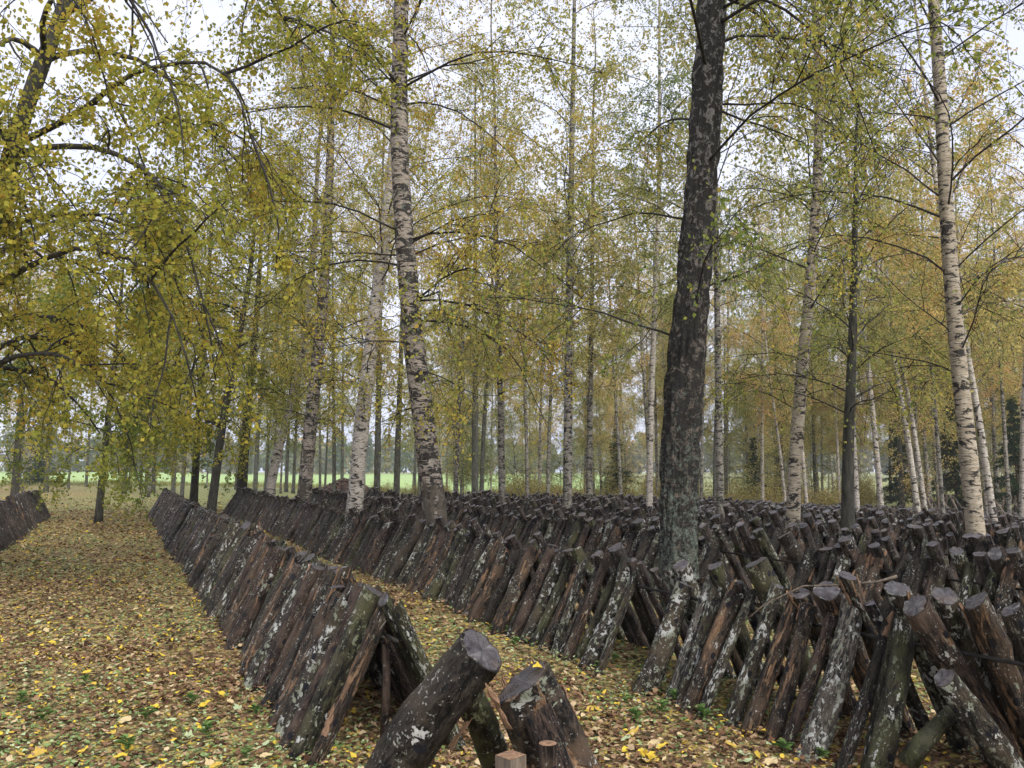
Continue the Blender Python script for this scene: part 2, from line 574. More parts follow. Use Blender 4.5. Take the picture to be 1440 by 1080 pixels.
BIRCH_STOPS = [(0.0, (0.14, 0.20, 0.045)), (0.35, (0.32, 0.35, 0.085)), (0.62, (0.54, 0.46, 0.10)), (0.85, (0.58, 0.37, 0.075)), (1.0, (0.42, 0.21, 0.06))]
M_LEAF_BIRCH = leafmat('birch_leaf', BIRCH_STOPS)
M_LEAF_LINDEN = leafmat('linden_leaf', [(0.0, (0.11, 0.165, 0.035)), (0.4, (0.28, 0.29, 0.055)), (0.75, (0.50, 0.43, 0.07)), (1.0, (0.55, 0.34, 0.07))])
M_LEAF_FAR = leafmat('far_birch_leaf', [(0.0, (0.17, 0.23, 0.085)), (0.4, (0.38, 0.38, 0.135)), (0.75, (0.60, 0.48, 0.16)), (1.0, (0.64, 0.40, 0.18))], 0.5, 0.27)
M_LEAF_SHRUB = leafmat('shrub_leaf', [(0.0, (0.16, 0.17, 0.06)), (0.5, (0.34, 0.29, 0.11)), (1.0, (0.40, 0.27, 0.11))])
M_NEEDLE = leafmat('spruce_needle', [(0.0, (0.012, 0.026, 0.012)), (1.0, (0.04, 0.07, 0.03))], 0.15)
M_HERB = leafmat('herb_leaf', [(0.0, (0.07, 0.13, 0.035)), (1.0, (0.17, 0.25, 0.08))], 0.3, 0.3)
LITTER_STOPS = [(0.0, (0.020, 0.012, 0.008)), (0.14, (0.085, 0.045, 0.028)), (0.34, (0.20, 0.115, 0.065)), (0.52, (0.34, 0.225, 0.13)),
                (0.66, (0.56, 0.45, 0.27)), (0.76, (0.50, 0.34, 0.07)), (0.82, (0.70, 0.51, 0.06)), (0.84, (0.10, 0.165, 0.05)), (0.94, (0.20, 0.27, 0.10)), (1.0, (0.44, 0.50, 0.29))]
M_LITTER = leafmat('fallen_leaf', LITTER_STOPS, 0.12, 0.0)


def ground_mat():
    m, nt, bs = mat('ground_litter')
    tc = nt.nodes.new('ShaderNodeTexCoord')
    v = tc.outputs['Object']
    vo = nd(nt, 'ShaderNodeTexVoronoi', Scale=19.0)
    nt.links.new(v, vo.inputs['Vector'])
    sep = nt.nodes.new('ShaderNodeSeparateColor')
    nt.links.new(vo.outputs['Color'], sep.inputs[0])
    leaf = ramp(nt, sep.outputs[0], [(0.0, (0.04, 0.025, 0.014)), (0.3, (0.14, 0.085, 0.045)), (0.6, (0.30, 0.20, 0.095)), (0.85, (0.44, 0.33, 0.12)), (1.0, (0.46, 0.36, 0.08))])
    n1 = noise(nt, v, 0.35, 4, 0.6)
    n2 = noise(nt, v, 3.0, 5, 0.6)
    n3 = noise(nt, v, 40.0, 3, 0.7)
    grass = mixc(nt, n3, (0.12, 0.155, 0.05), (0.33, 0.34, 0.13))
    # distance along the rows decides how far the litter is grassed over
    dt = nt.nodes.new('ShaderNodeVectorMath')
    dt.operation = 'DOT_PRODUCT'
    dt.inputs[1].default_value = (-0.454, 0.891, 0)
    nt.links.new(v, dt.inputs[0])
    along = nt.nodes.new('ShaderNodeMapRange')
    along.inputs['From Min'].default_value = 30
    along.inputs['From Max'].default_value = 38
    along.inputs['To Max'].default_value = 0.24
    nt.links.new(dt.outputs['Value'], along.inputs['Value'])
    dn = nt.nodes.new('ShaderNodeVectorMath')
    dn.operation = 'DOT_PRODUCT'
    dn.inputs[1].default_value = (0.891, 0.454, 0)
    nt.links.new(v, dn.inputs[0])
    side = nt.nodes.new('ShaderNodeMapRange')
    side.inputs['From Min'].default_value = -6
    side.inputs['From Max'].default_value = 9
    side.inputs['To Min'].default_value = -0.13
    side.inputs['To Max'].default_value = 0.05
    nt.links.new(dn.outputs['Value'], side.inputs['Value'])
    g = math_(nt, 'ADD', math_(nt, 'ADD', math_(nt, 'MULTIPLY', n1, 0.6), math_(nt, 'MULTIPLY', n2, 0.4)), math_(nt, 'ADD', along.outputs[0], side.outputs[0]))
    gf = ramp(nt, g, [(0.60, (0.12,) * 3), (0.74, (0.92,) * 3)])
    col = mixc(nt, gf, leaf, grass)
    nt.links.new(col, bs.inputs['Base Color'])
    bs.inputs['Roughness'].default_value = 0.85
    bs.inputs['Specular IOR Level'].default_value = 0.2
    add_bump(nt, bs, math_(nt, 'ADD', vo.outputs['Distance'], n3), 0.8, 0.03)
    return m


# ------------------------------------------------------------------ the setting
def build_ground():
    a = np.concatenate([-np.geomspace(900, 14, 46), np.linspace(-13.6, 13.6, 110), np.geomspace(14, 900, 46)])
    b = np.concatenate([[-300, -120, -50, -20, -8, -3], np.linspace(-1, 26, 120), np.geomspace(26.4, 1300, 70)])
    X, Y = np.meshgrid(a, b)
    Z = ground(X, Y)
    V = np.stack([X, Y, Z], -1).reshape(-1, 3)
    idx = np.arange(X.size).reshape(X.shape)
    q = np.stack([idx[:-1, :-1], idx[:-1, 1:], idx[1:, 1:], idx[1:, :-1]], -1).reshape(-1, 4)
    tag(mesh_obj('ground', V, [q], ground_mat()), 'leaf-strewn woodland floor running back to rough grass', None, None, 'structure')
    # the bright meadow beyond the trees, and the strip of bare soil before it
    m, nt, bs = mat('meadow_grass')
    v = coords(nt)
    nt.links.new(mixc(nt, noise(nt, stretch(nt, v, (1, 0.35, 1)), 0.25, 8, 0.7), (0.15, 0.27, 0.06), (0.42, 0.52, 0.19)), bs.inputs['Base Color'])
    bs.inputs['Roughness'].default_value = 0.9
    Tm, Y = np.meshgrid(np.linspace(0, 1, 40), np.linspace(96, 330, 24))
    X = -1.0 * Y + Tm * (1.12 * Y)
    Z = ground(X, Y) + 0.16 + (Y - 96) * 0.006
    V = np.stack([X, Y, Z], -1).reshape(-1, 3)
    idx = np.arange(X.size).reshape(X.shape)
    q = np.stack([idx[:-1, :-1], idx[:-1, 1:], idx[1:, 1:], idx[1:, :-1]], -1).reshape(-1, 4)
    tag(mesh_obj('meadow', V, [q], m), 'bright green meadow beyond the trees', None, None, 'structure')


build_ground()


# ------------------------------------------------------------------ fallen leaves (nobody could count them)
def in_view(x, y, z=0.0, mrg=0.06):
    dep = y * CP + (z - CAM_H) * SP
    up = -y * SP + (z - CAM_H) * CP
    return (dep > 0.5) & (np.abs(x) < dep * (0.667 + mrg)) & (up > -dep * (0.5 + mrg))


def litter_shape(n, r, size, pos, tone, tilt=0.35, name='leaf_litter'):
    """six-sided curled leaves"""
    base = np.array([[0, -0.5, 0.0], [0.36, -0.18, 0.10], [0.30, 0.22, 0.10], [0, 0.55, 0.02], [-0.30, 0.22, 0.10], [-0.36, -0.18, 0.10]])
    yaw = r.uniform(0, 6.283, n)
    tx, ty = r.normal(0, tilt, n), r.normal(0, tilt, n)
    fl = np.where(r.uniform(0, 1, n) < 0.4, -1.0, 1.0)
    B = np.repeat(base[None], n, 0) * size[:, None, None]
    B[:, :, 0] *= r.uniform(0.55, 1.2, n)[:, None]
    B[:, :, 2] *= (fl * r.uniform(0.1, 1.7, n))[:, None]
    B += r.normal(0, 0.085, B.shape) * size[:, None, None]
    z1 = B[:, :, 2] + B[:, :, 1] * np.sin(tx)[:, None] + B[:, :, 0] * np.sin(ty)[:, None]
    c, s = np.cos(yaw)[:, None], np.sin(yaw)[:, None]
    X = B[:, :, 0] * c - B[:, :, 1] * s
    Y = B[:, :, 0] * s + B[:, :, 1] * c
    z1 -= z1.min(1, keepdims=True)
    V = np.stack([X + pos[:, 0:1], Y + pos[:, 1:2], z1 + pos[:, 2:3]], -1)
    i = np.arange(n * 6).reshape(n, 6)
    q = np.concatenate([i[:, [0, 1, 2, 3]], i[:, [0, 3, 4, 5]]])
    return V.reshape(-1, 3), q, np.concatenate([tone, tone])


ROWS = [(-2.6, 13.0, 33.2)] + [(1.57, 4.62, 32.0)] + [(4.25 + 2.6 * i, -6.0, 32.0 + 0.3 * math.sin(i * 2.1)) for i in range(13)]


def build_litter():
    r = np.random.default_rng(21)
    Vs, Qs, Ts, off = [], [], [], 0
    for (y0, y1, dens, s0, s1) in ((2.6, 7.5, 1350, 0.023, 0.050), (7.5, 14, 620, 0.030, 0.058), (14, 24, 140, 0.05, 0.085), (24, 36, 55, 0.06, 0.10), (36, 64, 14, 0.09, 0.15)):
        xa, xb = -0.74 * y1, 0.74 * y1
        n = int((xb - xa) * (y1 - y0) * dens)
        x, y = r.uniform(xa, xb, n), r.uniform(y0, y1, n)
        np_ = 0.891 * x + 0.454 * y
        t = -0.454 * x + 0.891 * y
        keep = in_view(x, y) & (np_ < 12) & (t < 36 + 26 * r.uniform(0, 1, n) ** 1.5)
        cl = vnoise(np.stack([x * 1.3, y * 1.3, x * 0 + 3.3], -1))
        keep &= r.uniform(0, 1, n) < (0.62 + 0.55 * cl)
        drift = np.zeros(n)
        for rn, ta, tb in ROWS[:4]:
            drift = np.maximum(drift, np.exp(-((np.abs(np_ - rn) - 0.46) / 0.12) ** 2) * ((t > ta) & (t < tb)))
        x, y, cl, drift = x[keep], y[keep], cl[keep], drift[keep]
        n = len(x)
        tone = r.beta(1.5, 1.75, n) * 0.74
        cg = vnoise(np.stack([x * 0.8, y * 0.8, x * 0 + 9.1], -1))
        grn = r.uniform(0, 1, n) < np.clip((cg - 0.08) * 1.0, 0.16, 0.62)
        tone[grn] = r.uniform(0.845, 1.0, grn.sum())
        yl = (r.uniform(0, 1, n) < 0.075)
        tone[yl] = r.uniform(0.75, 0.825, yl.sum())
        size = r.uniform(s0, s1, n)
        size[grn] *= 0.75
        pos = np.stack([x, y, ground(x, y) + r.uniform(0.002, 0.018, n) + drift * r.uniform(0, 0.05, n)], -1)
        V, q, tt = litter_shape(n, r, size, pos, tone, 0.22)
        Vs.append(V)
        Qs.append(q + off)
        Ts.append(tt)
        off += len(V)
    tag(mesh_obj('leaf_litter', np.concatenate(Vs), [np.concatenate(Qs)], M_LITTER, None, False, {'tone': np.concatenate(Ts)}),
        'brown, tan and yellow fallen leaves covering the path and ground', 'leaf litter', None, 'stuff')


build_litter()

# ------------------------------------------------------------------ logs
KINDS = ['dark', 'lichen', 'torn', 'moss', 'brown', 'pale']


def log_mesh(kind, seed, sides=26, rings=34):
    """unit log: radius about 1, from z=0 to z=1; returns bark mesh and cut end mesh"""
    r = np.random.default_rng(seed)
    z = np.linspace(0, 1, rings)
    ang = np.arange(sides) * 2 * math.pi / sides
    A, Z = np.meshgrid(ang, z)
    n = vnoise(np.stack([np.cos(A) * 1.3 + seed * 3.7, np.sin(A) * 1.3, Z * 5.0], -1)) - 0.5
    n2 = vnoise(np.stack([np.cos(A) * 4 + seed * 1.9, np.sin(A) * 4, Z * 16.0], -1)) - 0.5
    n3 = vnoise(np.stack([np.cos(A) * 7 + seed * 1.1, np.sin(A) * 7, Z * 11.0 + 3], -1)) - 0.5
    n4 = vnoise(np.stack([np.cos(A) * 3 + seed * 2.3, np.sin(A) * 3, Z * 4.0 + 8], -1))
    plate = np.where(n4 > 0.66, -0.07, 0.0)                  # bark missing
    rad = (1.07 - 0.14 * Z) * (1 + 0.26 * n + 0.10 * n2 + 0.10 * n3 + plate)
    for _ in range(3):                                       # knots
        ka, kz = r.uniform(0, 6.28), r.uniform(0.1, 0.9)
        da = np.minimum(np.abs(A - ka), 6.283 - np.abs(A - ka))
        rad += 0.20 * np.exp(-(da / 0.30) ** 2 - ((Z - kz) / 0.045) ** 2)
    bx, by = r.normal(0, 0.22, 2)
    bend = np.sin(Z * math.pi)
    tz = r.uniform(-0.045, 0.045, 2)                          # the saw cut is not square
    X, Y = rad * np.cos(A) + bx * bend, rad * np.sin(A) + by * bend
    ZZ = Z + np.where(Z > 0.98, X * tz[0] * 0.6 + Y * tz[1] * 0.6, 0) + np.where(Z > 0.98, 0.012 * n2, 0)
    V = np.stack([X, Y, ZZ], -1)
    idx = np.arange(rings * sides).reshape(rings, sides)
    q = np.stack([idx[:-1], np.roll(idx, -1, 1)[:-1], np.roll(idx, -1, 1)[1:], idx[1:]], -1).reshape(-1, 4)
    bark = mesh_obj('bark', V.reshape(-1, 3), [q, idx[0:1, ::-1]], M_LOG[kind])
    top = V[-1]
    c = top.mean(0)
    inner = c + (top - c) * (0.91 + 0.03 * r.normal(0, 1, (sides, 1)))
    inner[:, 2] += 0.002
    mid = c + (top - c) * 0.55
    mid[:, 2] += 0.0012 * r.normal(0, 1, sides)
    Ve = np.concatenate([top + [0, 0, 0.0005], inner, mid, [c]])
    s = np.arange(sides)
    s1 = (s + 1) % sides
    qe = np.concatenate([np.stack([s, s1, s1 + sides, s + sides], -1), np.stack([s + sides, s1 + sides, s1 + 2 * sides, s + 2 * sides], -1)])
    te = np.stack([s + 2 * sides, s1 + 2 * sides, np.full(sides, 3 * sides)], -1)
    end = mesh_obj('cut_end', Ve, [qe, te], [M_CUT, M_LOG[kind]], None, False, None, np.concatenate([np.ones(sides), np.zeros(2 * sides)]))
    mb, me_ = bark.data, end.data
    bpy.data.objects.remove(bark)
    bpy.data.objects.remove(end)
    return mb, me_


LOGM = {k: [log_mesh(k, 100 + 10 * i + j) for j in range(5)] for i, k in enumerate(KINDS)}


def flake_mesh(seed):
    """a ragged strip of bark torn off at one end (unit: about 1 high, 0.4 wide)"""
    r = np.random.default_rng(seed)
    nu, nv = 5, 7
    u = np.linspace(-0.5, 0.5, nu)
    w = np.linspace(0, 1, nv)
    Uu, Ww = np.meshgrid(u, w)
    wid = 0.32 * (1 - 0.5 * Ww ** 1.5) * (1 + 0.3 * r.normal(0, 1, (nv, 1)))
    X = Uu * wid
    Zz = Ww + (Ww > 0.9) * r.uniform(-0.25, 0.2, (nv, nu))
    Y = 0.02 + 0.05 * Ww ** 2 + 0.02 * r.normal(0, 1, (nv, nu)) - (Uu ** 2) * 0.12
    V = np.stack([X, Y, Zz], -1).reshape(-1, 3)
    V2 = V + np.array([0, -0.03, 0])
    i = np.arange(nu * nv).reshape(nv, nu)
    q = np.stack([i[:-1, :-1], i[:-1, 1:], i[1:, 1:], i[1:, :-1]], -1).reshape(-1, 4)
    m = nu * nv
    edge = np.concatenate([i[0], i[1:, -1], i[-1, ::-1][1:], i[::-1, 0][1:-1]])
    e1 = np.roll(edge, -1)
    sidef = np.stack([edge, edge + m, e1 + m, e1], -1)
    o = mesh_obj('torn_bark', np.concatenate([V, V2]), [q, (q + m)[:, ::-1], sidef], M_PALEWOOD, None, False)
    me = o.data
    bpy.data.objects.remove(o)
    return me


FLAKES = [flake_mesh(k) for k in range(5)]
log_no = 0


def place_log(base, top, rad, kind, label, group, flakes=0, roll=None, name='log', var=None):
    """one leaning log: Empty at its foot, bark and cut end as parts"""
    global log_no
    log_no += 1
    base, top = Vector([float(q) for q in base]), Vector([float(q) for q in top])
    d = top - base
    e = empty(name, base, label, 'log', group)
    q = d.to_track_quat('Z', 'Y')
    e.rotation_mode = 'QUATERNION'
    e.rotation_quaternion = q @ Matrix.Rotation(R2.uniform(0, 6.28) if roll is None else roll, 3, 'Z').to_quaternion()
    mb, me_ = LOGM[kind][R2.randrange(5) if var is None else var]
    bark = None
    for nm, me in (('bark', mb), ('cut_end', me_)):
        o = bpy.data.objects.new(nm, me)
        C.objects.link(o)
        o.parent = e
        o.scale = (rad, rad, d.length)
        bark = o if nm == 'bark' else bark
    for _ in range(flakes):
        o = bpy.data.objects.new('torn_bark', R2.choice(FLAKES))
        C.objects.link(o)
        o.parent = bark
        a = R2.uniform(0, 6.28)
        zz = R2.choice([R2.uniform(0.05, 0.8), 0.86]) * d.length
        o.location = (math.cos(a) * 0.95, math.sin(a) * 0.95, zz / d.length)
        o.rotation_euler = (0, 0, a - math.pi / 2)
        s = R2.uniform(0.10, 0.2)
        o.scale = (s * 0.9 / rad, s / rad, s / d.length)
    return e


ROWNAME = ['the short row across the path', 'the row edging the path', 'the long row before the thick birch', 'the row behind the thick birch', 'a back row']
HW = 0.41


def gather_logs():
    r = np.random.default_rng(5)
    out = []
    for ri, (rn, t0, t1) in enumerate(ROWS):
        for side in (-1, 1):
            t = t0 + r.uniform(0, 0.1)
            while t < t1:
                D = float(np.clip(r.lognormal(math.log(0.112), 0.27), 0.070, 0.19))
                tt = t + D / 2
                gap = r.uniform(0.0, 0.06) if ri in (0, 1) else r.uniform(0.01, 0.12 if t < 9 else 0.08)
                if ri >= 2 and side == 1:
                    gap += 0.03
                t += D * (1.04 if ri < 2 else 0.97) + gap
                if ri == 2 and side == -1 and (tt < 3.06 or 5.25 < tt < 5.65):
                    continue
                if ri == 3 and 6.4 < tt < 7.5 and side == -1:
                    continue
                hw = HW + r.normal(0, 0.028)
                zc = (0.84 if ri < 2 else 0.77) + r.normal(0, 0.022)
                over = r.uniform(0.02, 0.16) if side == -1 else r.uniform(0.10, 0.34) if ri == 2 else r.uniform(0.10, 0.36)
                if ri in (0, 1):
                    over = r.uniform(0.03, 0.15) if side == (-1 if ri else 1) else r.uniform(0.0, 0.16)
                slope = math.hypot(hw, zc)
                k = (slope + over) / slope
                shift = side * (D / 2 * 0.8 + (r.uniform(-0.03, 0.03) if ri < 2 else 0))
                nb, nt_ = rn + side * hw + shift, rn + side * hw * (1 - k) + shift
                tb, ttp = tt + r.normal(0, 0.022), tt + r.normal(0, 0.04)
                pb, pt = rowp(nb, tb), rowp(nt_, ttp)
                zb = float(ground(pb[0], pb[1])) - 0.03
                base = np.array([pb[0], pb[1], zb])
                top = np.array([pt[0], pt[1], zb + 0.03 + zc * k])
                if not (in_view(pb[0], pb[1], 0.2, 0.14) or in_view(pt[0], pt[1], 0.9, 0.14)):
                    continue
                dist = float(np.hypot(pb[0], pb[1]))
                kind = KINDS[int(r.choice(6, p=[0.28, 0.20, 0.17, 0.13, 0.18, 0.04]))]
                score = D / dist * (1.0 if side == -1 else 0.62)
                if ri == 0:
                    score *= 1.0 if side == 1 else 0.5
                out.append([score, ri, side, base, top, D / 2, kind, dist])
    return out


LOOK = {'dark': 'dark-barked log', 'lichen': 'lichen-blotched log', 'torn': 'torn-barked log',
        'moss': 'mossy log', 'brown': 'brown log', 'pale': 'pale-barked log'}


def build_logs():
    L = gather_logs()
    L.sort(key=lambda q: -q[0])
    n_single = 286
    for q in L[:n_single]:
        sc, ri, side, base, top, rad, kind, dist = q
        lean = 'leaning towards the path' if side == (1 if ri else -1) else 'leaning from the path side'
        size = 'slender' if rad < 0.052 else 'thick' if rad > 0.068 else 'medium'
        nm = ROWNAME[min(ri, 4)]
        lab = f'{size} {LOOK[kind]} {lean} in {nm}'
        fl = 0
        if dist < 11 and kind == 'torn':
            fl = R2.randrange(1, 4)
        elif dist < 9 and R2.random() < 0.3:
            fl = 1
        place_log(base, top, rad, kind, lab, 'logs leaning in ' + nm, fl)
    rest = L[n_single:]
    near = [q for q in rest if q[7] < 24]
    far = [q for q in rest if q[7] >= 24]
    r = np.random.default_rng(9)
    mats = [M_LOG[k] for k in KINDS] + [M_CUT]
    Vs, Gq, Gc, Mq, Mc, off = [], [], [], [], [], 0
    for grp, k, m in ((near, 11, 4), (far, 7, 2)):
        if not grp:
            continue
        B = np.array([q[3] for q in grp])
        T = np.array([q[4] for q in grp])
        Rd = np.array([q[5] for q in grp])
        f = np.linspace(0, 1, m)
        P = B[:, None] * (1 - f)[None, :, None] + T[:, None] * f[None, :, None]
        if m > 2:
            P[:, 1:-1] += r.normal(0, 0.012, P[:, 1:-1].shape)
        Rr = Rd[:, None] * (1.06 - 0.12 * f)[None] * r.uniform(0.93, 1.07, (len(grp), m))
        V, gs = tubes(P, Rr, k, True)
        V = V + r.normal(0, 0.005, V.shape)
        mi = np.array([KINDS.index(q[6]) for q in grp])
        Vs.append(V)
        Gq.append(gs[0] + off)
        Mq.append(np.repeat(mi, (m - 1) * k))
        Gc.append((gs[1] + off, gs[2] + off, len(grp)))
        off += len(V)
    groups, mi = list(Gq), list(Mq)
    for a, b, n in Gc:
        groups += [a, b]
        mi += [np.full(n, 6), np.full(n, 6)]
    # this far mesh is in metres, so its bark textures get their own copies at that scale
    mats2 = [log_bark('bark_far_' + k, (0.005, 0.004, 0.004), (0.066, 0.049, 0.041), (0.085, 0.063, 0.050), LICH,
                      {'lichen': 0.56}.get(k, 0.60), {'torn': 0.6}.get(k, 0.74), {'moss': 0.1}.get(k, 0), (1, 1, 1)) for k in KINDS] + [M_CUT]
    o = mesh_obj('distant_logs', np.concatenate(Vs), groups, mats2, None, False, None, np.concatenate(mi))
    tag(o, 'dense rows of dark leaning logs stretching back into the birch wood', 'logs', None, 'stuff')
    print('logs', len(L), 'rest', len(rest))


build_logs()

# the end pair of the path row, standing apart by itself, with its stakes
GA = 'logs standing apart at the end of the path row'
place_log((-0.70, 3.66, -0.03), (-0.135, 3.55, 0.90), 0.124, 'dark', 'thick dark log with a white lichen blot, leaning beside the flat-topped stump', GA, 1, 1.2, var=1)
place_log((0.44, 3.52, -0.03), (0.045, 3.42, 0.80), 0.152, 'torn', 'thick stump-like log with ragged orange torn bark and a yellow leaf on top', GA, 6, 0.4, var=2)
place_log((0.02, 4.05, -0.03), (-0.20, 3.62, 0.70), 0.075, 'moss', 'thin shadowed log leaning behind the thick dark log', GA)
place_log((0.40, 3.05, -0.03), (0.10, 3.22, 0.74), 0.062, 'brown', 'narrow split log propped against the ragged stump-like log', GA, 1)
place_log((2.92, 4.60, -0.03), (2.26, 4.42, 0.95), 0.082, 'brown', 'long smooth brown log crossing over the others in the long row, reaching highest', 'logs leaning in ' + ROWNAME[2], 0)
place_log((2.68, 4.12, -0.03), (2.27, 4.18, 0.62), 0.070, 'lichen', 'log crusted with pale green lichen under the long smooth brown log', 'logs leaning in ' + ROWNAME[2], 0)


def stick(name, pts, r0, r1, m, label, cat, group=None, k=7):
    P = np.array(pts, float)
    base = P[0].copy()
    V, g = tubes((P - base)[None], np.linspace(r0, r1, len(P))[None], k, True)
    e = mesh_obj(name, V, g, m, None, True)
    e.location = tuple(base)
    return tag(e, label, cat, group)


def stake(loc, h, rad, lab, square=False):
    e = empty('stake', loc, lab, 'stake')
    n = 4 if square else 12
    P = np.array([[0, 0, 0], [0.004, 0, h * 0.5], [0.0, 0.006, h]])
    V, g = tubes(P[None], np.array([[rad * 1.05, rad, rad]]), n, False)
    mesh_obj('shaft', V, g, M_GREYWOOD if square else M_POLE, e, not square)
    i = np.arange(n)
    top = V[-n:] + [0, 0, 0.001]
    mesh_obj('cut_end', np.concatenate([top, [top.mean(0) + [0, 0, 0.004]]]), [np.stack([i, (i + 1) % n, np.full(n, n)], -1)], M_PALEWOOD, e, False)


stake((0.135, 3.02, -0.02), 0.70, 0.034, 'small round stake with a fresh pale cut top beside the ragged stump')
stake((-0.005, 3.0, -0.02), 0.665, 0.058, 'short squared grey post in front of the ragged stump', True)
stick('prop_branch', [at(1275, 1075, 4.3), at(1300, 1040, 4.28), at(1335, 1005, 4.3), at(1345, 995, 4.35)], 0.055, 0.035, M_MOSSY,
      'bent mossy branch propping up the logs near the long brown log', 'branch')
stick('twig', [at(1040, 880, 5.35), at(1075, 850, 5.3), at(1130, 824, 5.2), at(1180, 823, 5.1), at(1235, 818, 5.0), at(1262, 810, 4.95)], 0.004, 0.010, M_GREYWOOD,
      'pale bare twig lying across the tops of the logs', 'twig', None, 5)
b = rowp(1.57, 4.85)
stick('support_post', [(b[0], b[1], -0.03), (b[0] + 0.01, b[1], 0.4), (b[0], b[1] + 0.01, 0.60)], 0.028, 0.026, M_POLE,
      'thin post under the open end of the path row', 'post')
for ri, (rn, t0, t1) in enumerate(ROWS):
    if ri > 4:
        break
    ts = np.linspace(max(t0, 1.0), t1, 24)
    pts = []
    for t in ts:
        p = rowp(rn, t)
        pts.append((p[0], p[1], float(ground(p[0], p[1])) + 0.70))
    stick('support_rail', pts, 0.012, 0.012, M_TWIG, 'thin dark rail under the crossing logs of ' + ROWNAME[ri], 'rail', 'rails under the log rows', 6)


# ------------------------------------------------------------------ trees
def resample(path, n):
    path = np.asarray(path, float)
    s = np.concatenate([[0], np.cumsum(np.linalg.norm(np.diff(path, axis=0), axis=1))])
    q = np.linspace(0, s[-1], n * 6)
    P = np.stack([np.interp(q, s, path[:, i]) for i in range(3)], -1)
    w = max(3, int(n * 6 / (len(path) * 1.4)) | 1)
    ker = np.ones(w) / w
    Q = np.stack([np.convolve(np.pad(P[:, i], w // 2, 'edge'), ker, 'valid') for i in range(3)], -1)
    Q[0], Q[-1] = P[0], P[-1]
    return Q[np.linspace(0, len(Q) - 1, n).astype(int)]


def trunk_mesh(root, P, rad, sides, m, rough=0.04, furrow=0.0, seed=0, name='trunk'):
    V, g = tubes(P[None], rad[None], sides, True)
    n = len(P)
    Vr = V.reshape(n, sides, 3)
    dirv = Vr - P[:, None]
    ang = np.arange(sides) * 2 * math.pi / sides
    A = np.broadcast_to(ang[None], (n, sides))
    Zz = np.broadcast_to(P[:, 2:3], (n, sides))
    d = rough * 2 * (vnoise(np.stack([np.cos(A) * 1.6 + seed, np.sin(A) * 1.6, Zz * 1.6], -1)) - 0.5)
    if furrow:
        f1 = vnoise(np.stack([np.cos(A) * 6 + seed, np.sin(A) * 6, Zz * 2.2], -1))
        f2 = vnoise(np.stack([np.cos(A) * 13 + seed, np.sin(A) * 13, Zz * 7], -1))
        d = d + furrow * (np.abs(f1 - 0.5) * 2.2 - 0.45) * 1.2 + furrow * 0.6 * (f2 - 0.5)
    Vr = P[:, None] + dirv * (1 + d[..., None])
    return mesh_obj(name, Vr.reshape(-1, 3), g, m, root)


